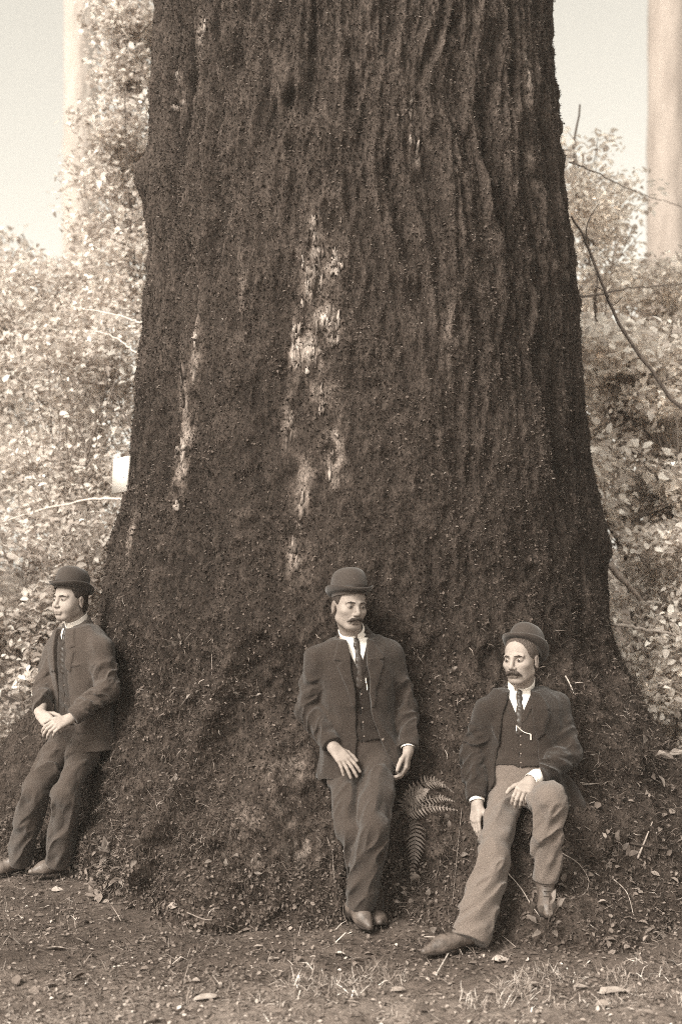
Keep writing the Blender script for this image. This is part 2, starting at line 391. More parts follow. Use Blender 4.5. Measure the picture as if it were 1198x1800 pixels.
# moss: short blades all over the trunk
n_m = 330000
th = rng.uniform(-112, 112, n_m); z = rng.uniform(0.02, 5.35, n_m)
keep = rng.random(n_m) < np.clip(1.15 - 1.1 * pale_mask(th, z), 0.05, 1) * (0.45 + 0.9 * fbm(np.stack([th * 0.06, z * 2.2, 0 * z], -1), 3))
th, z = th[keep], z[keep]
p0, n0 = trunk_normals(th, z)
_, rg1, rg2, _, _, lw_ = trunk_disp(th, z)
cl = np.clip((fbm(p0 * np.array([9, 9, 3.5]) + 2, 4) - .5) * 2.2 + .42, 0, 1.2) + (1 - lw_) * (.30 * np.clip(rg1, -.5, 1) + .22 * np.clip(rg2, -.5, 1) - .1); cl = np.clip(cl * (.55 + .9 * fbm(p0 * np.array([2.2, 2.2, 1.6]) + 60, 3)), 0, 1.4)
tn = (0.009 + 0.056 * cl) * np.exp(rng.normal(0, 0.65, len(th))); bright = rng.random(len(th)) < 0.05; tn[bright] += rng.uniform(0.05, 0.26, bright.sum())
V, F, C = blades(p0, n0, rng.uniform(0.008, 0.024, len(th)), rng.uniform(0.003, 0.008, len(th)), tn, rng.uniform(-0.7, 0.35, len(th)), 0.4)
g = Geo(); g.add(V, F, C)
tag(g.build('moss', M['moss'], tree), 'short dark moss covering the whole bark', kind='stuff')
# tiny leaf tufts, thickest on the lower trunk
n_m = 78000
th = rng.uniform(-108, 100, n_m); z = 0.05 + 5.2 * rng.random(n_m) ** 1.5
k = rng.random(n_m) < np.clip((fbm(np.stack([th * .13, z * 6, 0 * z], -1), 3) - .28) * 3.2, .06, 1) * np.clip(1.1 - pale_mask(th, z), .1, 1); th, z = th[k], z[k]
p0, n0 = trunk_normals(th, z)
TUFT = (p0, n0, (.022 + .064 * np.clip((fbm(p0 * np.array([8, 8, 6]) + 71, 3) - .5) * 2 + .5, 0, 1.2)) * np.exp(rng.normal(0, .55, len(th))))
# roots and dry grass on the flare
n_m = 52000
th = rng.uniform(-105, 95, n_m); z = np.abs(rng.normal(0, 0.55, n_m)) + 0.03; k = z < 1.6; th, z = th[k], z[k]
k = rng.random(len(th)) < np.clip((fbm(np.stack([th * 0.09, z * 4, 0 * z], -1), 3) - 0.22) * 2.2, 0, 1); th, z = th[k], z[k]
p0, n0 = trunk_normals(th, z)
tn = (0.035 + 0.05 * fbm(p0 * 4, 2)) * np.exp(rng.normal(0, 0.6, len(th))); bright = rng.random(len(th)) < 0.06; tn[bright] += rng.uniform(0.08, 0.28, bright.sum())
V, F, C = blades(p0, n0, rng.uniform(0.02, 0.075, len(th)), rng.uniform(0.002, 0.0045, len(th)), tn, rng.uniform(-0.8, 0.15, len(th)), 0.5, 2)
g = Geo(); g.add(V, F, C)
tag(g.build('root_grass', M['moss'], tree), 'thin rootlets and dry grass on the flaring roots', kind='stuff')

# bare bark plates, each a lifted jagged flake
def bark_plate(px, py, w, h, t):
    th_, z_, _ = trunk_at_px(px, py)
    n = 13; ang = np.linspace(0, 2 * math.pi, n, endpoint=False) + rng.uniform(-.18, .18, n)
    rr = rng.uniform(0.35, 1.1, n)
    u = np.sign(np.cos(ang)) * np.abs(np.cos(ang)) ** 0.7 * rr * w + rng.normal(0, w * .12, n); v = np.sin(ang) * rr * h
    tt = th_ + np.degrees(u / 1.35)
    lift = rng.uniform(0.002, 0.010)
    outer = trunk_pt(tt, z_ + v, lift + rng.uniform(-0.006, 0.006, n)); inner = trunk_pt(tt, z_ + v, -0.03)
    cen = trunk_pt(np.array([th_]), np.array([z_]), lift)
    V = np.vstack([outer, inner, cen])
    F3 = [(2 * n, i, (i + 1) % n) for i in range(n)]; F4 = [(i, n + i, n + (i + 1) % n, (i + 1) % n) for i in range(n)]
    c = np.concatenate([t * rng.uniform(0.25, 1.25, n), np.full(n, 0.03), [t]])
    return mesh_np('bark_plate', V, [np.array(F3), np.array(F4)], M['plate'], tree, False, sepa(c))
for a, b, wx, wz, s in PALE_PX[:20]:
    for q in range(11 if s > 0.65 else 4):
        bark_plate(a + rng.normal(0, wx * 110), b + rng.normal(0, wz * 150), rng.uniform(0.006, 0.017), rng.uniform(0.018, 0.06), rng.uniform(0.10, 0.42) * (0.45 + 0.55 * s))

# ------------------------------------------------------------------ notice board on the trunk
def box_between(c, ax, ay, az, hx, hy, hz):
    V = []
    for sx in (-1, 1):
        for sy in (-1, 1):
            for sz in (-1, 1): V.append(c + ax * hx * sx + ay * hy * sy + az * hz * sz)
    F = [(0, 1, 3, 2), (4, 6, 7, 5), (0, 4, 5, 1), (2, 3, 7, 6), (0, 2, 6, 4), (1, 5, 7, 3)]
    return np.array(V), np.array(F)

# ------------------------------------------------------------------ leaves and trees behind
def leaf_cloud(cen, rad, n, size, tone, flat=0.6):
    u = rng.normal(0, 1, (n, 3)); u /= np.linalg.norm(u, axis=1)[:, None]
    p = np.asarray(cen) + u * (rng.random((n, 1)) ** 0.42) * np.asarray(rad)
    return leaves_at(p, size, tone, flat)
def leaves_at(p, size, tone, flat=0.6, nrm=None):
    n = len(p)
    nn = rng.normal(0, 1 - flat * 0.6, (n, 3)) + (np.array([0, -0.25, 1]) * flat * 1.6 if nrm is None else nrm)
    nn /= np.linalg.norm(nn, axis=1)[:, None]
    d = np.cross(nn, rng.normal(0, 1, (n, 3))); d /= np.linalg.norm(d, axis=1)[:, None]; s = np.cross(nn, d)
    L = (size * rng.uniform(0.55, 1.35, n))[:, None]; W = L * rng.uniform(0.22, 0.36, (n, 1))
    lift = nn * L * rng.uniform(0.05, 0.22, (n, 1)); curl = nn * L * rng.uniform(-0.3, 0.1, (n, 1))
    V = np.stack([p, p + d * L * .35 + s * W + lift, p + d * L * .75 + s * W * .7 + lift + curl * .4, p + d * L + curl, p + d * L * .75 - s * W * .7 + lift + curl * .4, p + d * L * .35 - s * W + lift, p + d * L * .5], 1).reshape(-1, 3)
    i = np.arange(n)[:, None] * 7
    F = np.concatenate([np.concatenate([i + a, i + b, i + c, i + e], 1) for a, b, c, e in ((0, 1, 2, 6), (6, 2, 3, 4), (0, 6, 4, 5))])
    C = np.repeat(tone * np.exp(rng.normal(0, 0.28, n)), 7)
    return V, F, C

def leafy(name, label, cat, group, base, stems, clumps, size, tone, wood=0.16, rad=0.026):
    """stems: lists of world points; clumps: (centre, radii, count)"""
    t = empty(name)
    b = np.asarray(base, dtype=float); b[2] = ground_h(b[0], b[1]) - 0.05
    for st in stems:
        st = [b] + [np.asarray(q, dtype=float) for q in st]
        pts = spline(st, 22); pts += np.cumsum(rng.normal(0, 0.006, pts.shape), axis=0) * np.linspace(0, 1, 22)[:, None]
        g = Geo(); g.tube(pts, np.linspace(rad, rad * 0.3, 22), wood * rng.uniform(0.8, 1.2), 6)
        for c, r_, n_ in clumps:                              # twigs reaching into the leaf clumps
            c = np.asarray(c); k = int(np.argmin(np.linalg.norm(pts - c, axis=1)))
            k = int(np.clip(k + rng.integers(-6, 2), 3, 21))
            if np.linalg.norm(pts[k] - c) < 1.3:
                for q in range(2):
                    e = c + rng.normal(0, 0.5, 3) * np.asarray(r_)
                    mid = (pts[k] + e) / 2 + rng.normal(0, 0.06, 3)
                    g.tube(spline([pts[k], mid, e], 9), np.linspace(rad * 0.28, rad * 0.10, 9), wood * rng.uniform(.8, 2.0), 4)
        g.build('trunk', M['wood'], t, True)
    g = Geo()
    for c, r_, n_ in clumps:
        g.add(*leaf_cloud(c, r_, n_, size, tone))
    g.build('crown', M['leaf'], t)
    tag(t, label, cat, group)
    rebase(t, b)
    return t

def clumps_px(x0, x1, y0, y1, d0, d1, num, n, r, dens=None):
    out = []
    for q in range(num):
        d = rng.uniform(d0, d1); c = P(rng.uniform(x0, x1), rng.uniform(y0, y1), d)
        rr = r * rng.uniform(0.7, 1.3); out.append((c, (rr, rr, rr * 0.55), n))
    return out
GL, GR = 'leafy young trees behind the left of the trunk', 'leafy young trees behind the right of the trunk'
LT, RT = 0.62, 0.80
leafy('maple_tree', 'tallest pale leafy tree rising close against the trunk\'s left edge', 'tree', GL, P(235, 1400, 10.6),
      [[P(228, 1000, 10.6), P(240, 600, 10.5), P(225, 250, 10.4), P(235, -60, 10.4)]],
      clumps_px(185, 285, 20, 320, 10, 11.2, 26, 190, 0.30) + clumps_px(150, 285, 280, 560, 10, 11.3, 30, 210, 0.36) + clumps_px(170, 290, -160, 20, 10, 11, 10, 200, 0.3), 0.060, LT)
leafy('maple_tree', 'pale bushy tree at the left edge, its top below the bright sky', 'tree', GL, P(70, 1400, 11.2),
      [[P(60, 1000, 11.2), P(90, 750, 11.1), P(70, 520, 11)]],
      clumps_px(-60, 160, 480, 860, 10.4, 12, 46, 240, 0.42), 0.062, LT)
leafy('maple_tree', 'pale leafy sapling between the left man\'s hat and the white board', 'tree', GL, P(150, 1400, 9.6),
      [[P(160, 1050, 9.6), P(130, 900, 9.5), P(190, 640, 9.5)], [P(120, 1080, 9.6), P(90, 880, 9.5)]],
      clumps_px(60, 250, 560, 1010, 9.2, 10.2, 48, 210, 0.36), 0.055, LT, 0.2, 0.02)
leafy('thicket_shrub', 'low tangled shrub behind the left man\'s shoulder', 'shrub', None, P(60, 1420, 9.0),
      [[P(40, 1150, 9), P(60, 980, 9)], [P(110, 1180, 9), P(150, 1000, 9)]],
      clumps_px(-60, 200, 900, 1300, 8.6, 9.4, 50, 200, 0.30), 0.055, LT * 0.85, 0.2, 0.015)
leafy('maple_tree', 'faint distant leafy tree at the far left edge', 'tree', GL, P(-60, 1300, 15),
      [[P(-40, 900, 15), P(-60, 500, 15)]],
      clumps_px(-260, 60, 420, 1100, 13, 16, 40, 260, 0.7), 0.12, LT)
leafy('hazel_shrub', 'dense leafy shrub filling the right edge below the slanting branch', 'shrub', None, P(1130, 1420, 9.4),
      [[P(1120, 1150, 9.4), P(1090, 850, 9.3), P(1120, 650, 9.3)], [P(1160, 1150, 9.4), P(1190, 800, 9.4)]],
      clumps_px(1010, 1290, 600, 960, 8.8, 10.2, 62, 250, 0.36), 0.075, RT)
leafy('thicket_shrub', 'twiggy dark shrub beside the right foot of the trunk', 'shrub', None, P(1170, 1440, 8.6),
      [[P(1150, 1250, 8.6), P(1120, 1050, 8.6)], [P(1190, 1250, 8.7), P(1200, 1020, 8.7)]],
      clumps_px(1060, 1300, 930, 1330, 8.2, 9.2, 50, 230, 0.26), 0.06, RT * 0.9, 0.15, 0.012)
leafy('maple_tree', 'slim tree with sparse faint leaves against the right edge of the trunk', 'tree', GR, P(1040, 1350, 11),
      [[P(1020, 1000, 11), P(1050, 600, 11), P(1010, 300, 11), P(1020, 180, 11)]],
      clumps_px(960, 1060, 200, 420, 10.5, 11.5, 16, 80, 0.30) + clumps_px(1000, 1110, 330, 560, 10.5, 11.6, 22, 110, 0.32), 0.065, RT * 1.1)
leafy('maple_tree', 'leafy tree top below the pale far trunk at the right', 'tree', GR, P(1190, 1330, 12),
      [[P(1180, 1000, 12), P(1160, 700, 12), P(1150, 520, 12)]],
      clumps_px(1050, 1300, 480, 680, 11.3, 12.8, 34, 190, 0.42), 0.075, RT)
leafy('maple_tree', 'darker leafy tree behind the dense shrub at the right edge', 'tree', GR, P(1240, 1330, 13),
      [[P(1230, 1000, 13), P(1150, 750, 13)], [P(1100, 1000, 13), P(1060, 700, 13)]],
      clumps_px(1000, 1340, 580, 1060, 11.5, 13.5, 60, 170, 0.5), 0.085, RT * .8)
leafy('maple_tree', 'leafy tree hidden behind the great trunk', 'tree', None, P(600, 1300, 14),
      [[P(620, 900, 14), P(580, 400, 14)]], clumps_px(300, 950, 300, 1100, 12, 15, 30, 160, 0.8), 0.12, RT)

def far_trunk(px0, px1, d, label, tone):
    t = empty('conifer_tree'); x0, x1 = P(px0, 0, d)[0], P(px1, 0, d)[0]; cx, r = (x0 + x1) / 2, (x1 - x0) / 2
    zg = float(ground_h(cx, d)); n = 40; a = np.linspace(0, 2 * math.pi, 48, endpoint=False); zs = np.linspace(zg - 0.3, zg + 36, n * 6)
    AA, ZZ_ = np.meshgrid(a, zs, indexing='ij')
    R_ = r * (1.08 - 0.008 * (ZZ_ - zg)) + 0.5 * r * np.exp(-(ZZ_ - zg) / 0.7) + 0.16 * r / .8 * (fbm(np.stack([np.cos(AA) * 7, np.sin(AA) * 7, ZZ_ * 0.8], -1), 3) - 0.5)
    V = np.stack([cx + R_ * np.cos(AA), d + R_ * np.sin(AA), ZZ_], -1).reshape(-1, 3)
    i, j = np.meshgrid(np.arange(48), np.arange(n * 6 - 1), indexing='ij'); n = n * 6; i2 = (i + 1) % 48
    F = np.stack([(i * n + j).ravel(), (i2 * n + j).ravel(), (i2 * n + j + 1).ravel(), (i * n + j + 1).ravel()], 1)
    mesh_np('trunk', V, F, M['wood'], t, True, sepa(tone * (.7 + .6 * fbm(V * np.array([3, 3, .5]), 3))))
    g = Geo()
    for q in range(26):                                       # limbs and needle sprays high above the picture
        z_ = zg + rng.uniform(32, 36); an = rng.uniform(0, 2 * math.pi); L = rng.uniform(1.5, 3)
        s = np.array([cx, d, z_]); e = s + np.array([math.cos(an) * L, math.sin(an) * L, -0.4])
        g.tube([s, (s + e) / 2 + [0, 0, .1], e], [0.05, 0.03, 0.01], 0.08, 4)
        g.add(*leaf_cloud((s + e) / 2 + [0, 0, -.1], (L * .4, L * .4, .25), 160, 0.14, 0.06))
    g.build('crown', M['leaf'], t); tag(t, label, 'tree', 'far conifers'); rebase(t, (cx, d, zg))
far_trunk(1136, 1215, 45, 'pale hazy far trunk standing at the right edge of the sky', 0.26)
far_trunk(110, 176, 62, 'faintest far trunk in the bright sky at the left', 0.37)

# slim stems and dead branches that cross the leaves
def branch(name, label, pts, rad, tone, group=None, cat='branch', taper=0.5, twigs=0):
    pts = spline(pts, 26); pts[1:-1] += rng.normal(0, 0.004, (24, 3))
    g = Geo(); g.tube(pts, np.linspace(rad, rad * taper, 26), tone, 7)
    for q in range(twigs):
        k = rng.integers(5, 24); e = pts[k] + rng.normal(0, 0.16, 3) + [0, 0, 0.05]
        g.tube(spline([pts[k], (pts[k] + e) / 2 + rng.normal(0, 0.02, 3), e], 7), np.linspace(rad * 0.35, rad * 0.12, 7), tone, 4)
    return tag(g.build(name, M['wood'], None, True), label, cat, group)
gz = lambda x, y: float(ground_h(x, y))
bs = P(1290, 900, 8.3); bs[2] = gz(bs[0], bs[1]) - 0.05
branch('leaning_stem', 'slim dark stem curving up from the right edge to the trunk', [bs, P(1262, 850, 8.3), P(1172, 690, 8.2), P(1105, 600, 8.1), P(1062, 510, 8.0), P(1030, 430, 7.95), P(1003, 380, 7.9)], 0.015, 0.12, None, 'branch', 0.45, 5)
branch('dead_branch', 'pale straight dead branch sloping at the right edge by the trunk', [P(1076, 1096, 7.7), P(1130, 1106, 7.9), P(1190, 1118, 8.1), P(1270, 1150, 8.4)], 0.011, 0.42, None, 'branch', 0.7)
branch('dead_branch', 'thick pale broken branch slanting down from the trunk\'s right edge', [P(1050, 978, 7.75), P(1085, 1010, 8.0), P(1120, 1050, 8.3), P(1180, 1120, 8.7), P(1240, 1300, 9)], 0.020, 0.30, None, 'branch', 0.6)
branch('dead_branch', 'thin arching pale branch left of the white board', [P(240, 882, 8.0), P(190, 876, 8.3), P(130, 884, 8.6), P(40, 906, 9.0), P(-30, 930, 9.2)], 0.010, 0.5, None, 'branch', 0.5)
branch('dead_branch', 'upper of the pale switches slanting to the trunk\'s left edge', [P(262, 572, 8.1), P(225, 560, 8.4), P(160, 545, 8.9), P(120, 540, 9.3)], 0.008, 0.5, None, 'branch', 0.5)
branch('dead_branch', 'lower of the pale switches slanting to the trunk\'s left edge', [P(255, 632, 8.1), P(220, 605, 8.4), P(190, 588, 8.8), P(150, 580, 9.3)], 0.007, 0.5, None, 'branch', 0.5)
branch('dead_branch', 'dark forked twig just above the white board', [P(238, 762, 7.9), P(222, 735, 8.0), P(205, 700, 8.1), P(196, 680, 8.2)], 0.008, 0.10, None, 'branch', 0.4, 4)
branch('dead_branch', 'thin bare twig in the dark gap by the trunk\'s right foot', [P(1098, 1222, 7.5), P(1130, 1214, 7.7), P(1180, 1200, 7.9), P(1230, 1190, 8.1)], 0.007, 0.25, None, 'branch', 0.5, 3)
branch('dead_branch', 'short dark stick crossing the leaves right of the trunk', [P(1070, 930, 8.4), P(1105, 960, 8.5), P(1140, 1000, 8.6)], 0.008, 0.2, None, 'branch', 0.5)
branch('dead_branch', 'long fine twig across the pale sky at the right', [P(1000, 285, 8.1), P(1040, 300, 9.0), P(1090, 325, 10), P(1150, 350, 11), P(1230, 370, 12)], 0.006, 0.2, None, 'branch', 0.5, 2)
branch('dead_branch', 'fine level branch below the pale sky at the right', [P(1005, 525, 8.1), P(1060, 515, 8.6), P(1120, 505, 9.2), P(1240, 495, 10)], 0.009, 0.15, None, 'branch', 0.5, 3)

th_, z_, pb = trunk_at_px(232, 832)
pb = trunk_pt(np.array([-84.]), np.array([2.29]))[0]
nz = np.array([-0.80, -0.60, 0.0]); nz /= np.linalg.norm(nz); up = np.array([0.10, 0.0, 0.99]); up /= np.linalg.norm(up); ax_ = np.cross(up, nz)
bc = P(213, 835, 7.55)
g = Geo(); V, F = box_between(bc, np.array([0.55, -0.83, 0.0]), np.array([-0.83, -0.55, 0.0]), np.array([0.05, -0.02, 1.0]), 0.11, 0.009, 0.105); g.add(V, F, 0.75)
board = g.build('notice_board', M['board'])
tag(board, 'small blank white board nailed to the left side of the trunk', 'board')

# ------------------------------------------------------------------ people: distance-field modelling
def nrmz(v): v = np.asarray(v, dtype=np.float64); return v / (np.linalg.norm(v) + 1e-12)
class Frame:
    def __init__(s, o, R): s.o = np.asarray(o, dtype=np.float64); s.R = np.asarray(R, dtype=np.float64)   # columns: local axes
    def loc(s, p): return (p - s.o.astype(np.float32)) @ s.R.astype(np.float32)
    def w(s, q): return s.o + s.R @ np.asarray(q, dtype=np.float64)
    def box(s, lo, hi):
        c = np.array([s.w((x, y, z)) for x in (lo[0], hi[0]) for y in (lo[1], hi[1]) for z in (lo[2], hi[2])])
        return c.min(0), c.max(0)
def yaw_frame(o, yaw, pitch=0, roll=0):
    """yaw + turns to the left of the picture; pitch + looks down; roll + tips the head to the right"""
    y, p, r = (math.radians(q) for q in (yaw, pitch, roll))
    Rz = np.array([[math.cos(-y), -math.sin(-y), 0], [math.sin(-y), math.cos(-y), 0], [0, 0, 1]])
    Rx = np.array([[1, 0, 0], [0, math.cos(p), -math.sin(p)], [0, math.sin(p), math.cos(p)]])
    Ry = np.array([[math.cos(r), 0, math.sin(r)], [0, 1, 0], [-math.sin(r), 0, math.cos(r)]])
    return Frame(o, Rz @ Rx @ Ry)

def rcone(a, b, ra, rb, fold=None, cut=None, flat=None):
    """tapered limb; fold = (amp, freq, t0, t1, phase, slant); cut = True ends it flat at b; flat = (axis, factor)"""
    a = np.asarray(a, dtype=np.float32); b = np.asarray(b, dtype=np.float32); ab = b - a; L = float(np.linalg.norm(ab)); u = ab / (L + 1e-9)
    ref = nrmz(np.cross(u, [0.3, 0.9, 0.2])).astype(np.float32); ref2 = np.cross(u, ref); r = max(ra, rb) + 0.02
    def f(p):
        q = p - a
        if flat is not None:
            n = flat[0].astype(np.float32); q = q + (q @ n)[:, None] * n * (flat[1] - 1)
        t = q @ u / (L + 1e-9); tc = np.clip(t, 0, 1)
        v = q - tc[:, None] * ab
        d = np.linalg.norm(v, axis=1) - (ra + (rb - ra) * tc)
        if fold:
            amp, fr, t0, t1, ph, sl = fold
            k = np.abs(d) < 0.03; vv = v[k]; tt = t[k]; R = max(ra, rb)
            s = (vv @ ref) / R; s2 = (vv @ ref2) / R
            win = np.clip((tt - t0) / 0.2, 0, 1) * np.clip((t1 - tt) / 0.2, 0, 1)
            nn = fbm(np.stack([tt * fr + sl * s + ph * 7.1, s * 0.7 + ph * 3, s2 * 0.7 + ph], 1), 2)
            rg = np.clip(1 - np.abs(2 * nn - 1) * 4.6, -0.8, 1)
            d[k] -= amp * win * rg
        if cut: d = np.maximum(d, (q @ u) - L)
        return d
    return np.minimum(a, b).astype(np.float64) - r, np.maximum(a, b).astype(np.float64) + r, f
def ball(c, r): return rcone(np.asarray(c), np.asarray(c) + 1e-4, r, r)
def ell(fr, c, rad):
    c = np.asarray(c, dtype=np.float64); rad = np.asarray(rad, dtype=np.float64)
    lo, hi = fr.box(c - rad - 0.01, c + rad + 0.01)
    def f(p):
        q = fr.loc(p) - c; k0 = np.linalg.norm(q / rad, axis=1); k1 = np.linalg.norm(q / rad ** 2, axis=1) + 1e-9
        return k0 * (k0 - 1) / k1
    return lo, hi, f
def lcone(fr, a, b, ra, rb, **k): return rcone(fr.w(a), fr.w(b), ra, rb, **k)
def poly2(px, pz, poly):
    poly = np.asarray(poly, dtype=np.float64); d = np.full(px.shape, 1e9); s = np.ones(px.shape)
    n = len(poly)
    for i in range(n):
        a = poly[i]; b = poly[i - 1]; e = b - a
        wx, wz = px - a[0], pz - a[1]; t = np.clip((wx * e[0] + wz * e[1]) / (e @ e), 0, 1)
        d = np.minimum(d, (wx - e[0] * t) ** 2 + (wz - e[1] * t) ** 2)
        c1 = pz >= a[1]; c2 = pz < b[1]; c3 = e[0] * wz > e[1] * wx
        fl = (c1 & c2 & c3) | (~c1 & ~c2 & ~c3); s = np.where(fl, -s, s)
    return s * np.sqrt(d)
def prism(fr, poly, y0, y1):
    poly = np.asarray(poly, dtype=np.float64)
    lo, hi = fr.box((poly[:, 0].min(), y0, poly[:, 1].min()), (poly[:, 0].max(), y1, poly[:, 1].max()))
    def f(p):
        q = fr.loc(p); return np.maximum(poly2(q[:, 0], q[:, 2], poly), np.maximum(y0 - q[:, 1], q[:, 1] - y1))
    return lo, hi, f
def both(A, B):
    return np.maximum(A[0], B[0]), np.minimum(A[1], B[1]), lambda p: np.maximum(A[2](p), B[2](p))
def half(A, o, n):
    """keep the part of A behind the plane"""
    o = np.asarray(o); n = nrmz(n); return A[0], A[1], lambda p: np.maximum(A[2](p), (p - o) @ n)

def sdf_mesh(name, ops, h, mat, parent, tone=None, disp=None, decim=None):
    adds = [o for o in ops if o[0] == '+']
    lo = np.min([o[1][0] for o in adds], axis=0) - 3 * h; hi = np.max([o[1][1] for o in adds], axis=0) + 3 * h
    n = np.ceil((hi - lo) / h).astype(int) + 1
    F = np.full(n, 0.2, dtype=np.float32)
    ax = [lo[i] + h * np.arange(n[i]) for i in range(3)]
    for mode, pr, k in ops:
        m = k + 3 * h
        i0 = np.clip(np.floor((pr[0] - m - lo) / h).astype(int), 0, n); i1 = np.clip(np.ceil((pr[1] + m - lo) / h).astype(int) + 1, 0, n)
        if (i1 <= i0).any(): continue
        sl = tuple(slice(a, b) for a, b in zip(i0, i1))
        gx_, gy_, gz_ = np.meshgrid(*[ax[q][sl[q]] for q in range(3)], indexing='ij')
        d = pr[2](np.stack([gx_.ravel(), gy_.ravel(), gz_.ravel()], 1).astype(np.float32)).reshape(gx_.shape)
        a = F[sl]
        if mode == '+':
            F[sl] = np.minimum(a, d) - (np.maximum(k - np.abs(a - d), 0) ** 2 / (4 * k) if k > 0 else 0)
        else:
            F[sl] = np.maximum(a, -d) + (np.maximum(k - np.abs(a + d), 0) ** 2 / (4 * k) if k > 0 else 0)
    if disp is not None:
        idx = np.argwhere(np.abs(F) < 0.02); pw = lo + idx * h
        F[idx[:, 0], idx[:, 1], idx[:, 2]] -= disp(pw).astype(np.float32)
    S = F < 0
    c = np.zeros(np.array(F.shape) - 1, dtype=np.int8)
    for dx in (0, 1):
        for dy in (0, 1):
            for dz in (0, 1): c += S[dx:F.shape[0] - 1 + dx, dy:F.shape[1] - 1 + dy, dz:F.shape[2] - 1 + dz]
    cell = np.argwhere((c > 0) & (c < 8)); idm = np.full(c.shape, -1, dtype=np.int32); idm[tuple(cell.T)] = np.arange(len(cell))
    cor = np.array([(x, y, z) for x in (0, 1) for y in (0, 1) for z in (0, 1)])
    val = np.stack([F[tuple((cell + q).T)] for q in cor], 1)
    acc = np.zeros((len(cell), 3)); cnt = np.zeros(len(cell))
    for i in range(8):
        for j in range(i + 1, 8):
            if np.abs(cor[i] - cor[j]).sum() == 1:
                vi, vj = val[:, i], val[:, j]; k = (vi < 0) != (vj < 0)
                t = np.where(k, vi / np.where(k, vi - vj, 1), 0)[:, None]
                acc += np.where(k[:, None], cor[i] + (cor[j] - cor[i]) * t, 0); cnt += k
    V = lo + (cell + acc / cnt[:, None]) * h
    quads = []
    for axn in range(3):
        o = [q for q in range(3) if q != axn]
        sh = [slice(1, -1)] * 3; sh[axn] = slice(0, -1); s0 = S[tuple(sh)]
        sh[axn] = slice(1, None); s1 = S[tuple(sh)]
        e = np.argwhere(s0 != s1); fl = s0[tuple(e.T)]
        e = e + np.array([0 if q == axn else 1 for q in range(3)])
        u = np.zeros(3, int); v = np.zeros(3, int); u[o[0]] = 1; v[o[1]] = 1
        q4 = np.stack([idm[tuple((e - u - v).T)], idm[tuple((e - v).T)], idm[tuple(e.T)], idm[tuple((e - u).T)]], 1)
        if axn == 1: fl = ~fl
        q4[~fl] = q4[~fl][:, ::-1]
        quads.append(q4)
    Q = np.concatenate(quads); Q = Q[(Q >= 0).all(1)]
    ob = mesh_np(name, V, Q, mat, parent, True, sepa(tone(V)) if tone is not None else None)
    if decim:
        mo = ob.modifiers.new('d', 'DECIMATE'); mo.ratio = decim
        dg = bpy.context.evaluated_depsgraph_get(); me = bpy.data.meshes.new_from_object(ob.evaluated_get(dg))
        old = ob.data; ob.modifiers.clear(); ob.data = me; bpy.data.meshes.remove(old); me.name = name
    return ob

def hand_ops(wrist, dirv, palm, thumb, curls, spread=0.10, sc=1.0, thumb_in=0.3):
    """dirv: wrist to knuckles; palm: the way the palm faces; thumb: +1/-1 side; curls: per finger (a1, a2, a3) in degrees"""
    d = nrmz(dirv); n = np.asarray(palm, dtype=float); n = nrmz(n - d * (n @ d)); x = np.cross(d, n) * thumb
    ops = []; w = np.asarray(wrist)
    kn = [0.028, 0.0095, -0.0095, -0.026]; kl = [0.082, 0.086, 0.082, 0.074]
    for i in range(4):
        ops.append(('+', rcone(w + x * kn[i] * 0.6 * sc, w + (d * kl[i] + x * kn[i]) * sc, 0.0155 * sc, 0.0115 * sc), 0.012))
    ops.append(('+', rcone(w + (x * 0.012 + d * 0.012 + n * 0.006) * sc, w + (x * 0.030 + d * 0.05 + n * 0.006) * sc, 0.016 * sc, 0.012 * sc), 0.012))
    ln = [(.042, .026, .021), (.046, .029, .022), (.043, .027, .022), (.034, .021, .019)]
    for i in range(4):
        p = w + (d * kl[i] + x * kn[i]) * sc; sp = spread * (1.5 - i); ang = 0; dd = nrmz(d + x * sp)
        for j in range(3):
            ang += math.radians(curls[i][j]); dj = dd * math.cos(ang) + n * math.sin(ang)
            q = p + dj * ln[i][j] * sc; r0 = (0.0096 - 0.0007 * j - (0.001 if i == 3 else 0)) * sc
            ops.append(('+', rcone(p, q, r0, r0 - 0.0008), 0.003)); p = q
    p = w + (d * 0.022 + x * 0.026 + n * 0.008) * sc; dj = nrmz(d * 0.75 + x * 0.65 + n * thumb_in)
    for j, l in enumerate((.040, .031, .026)):
        q = p + dj * l * sc; ops.append(('+', rcone(p, q, (0.0125 - 0.0012 * j) * sc, (0.0115 - 0.0012 * j) * sc), 0.005)); p = q
        dj = nrmz(dj + d * 0.35 - x * 0.22)
    return ops

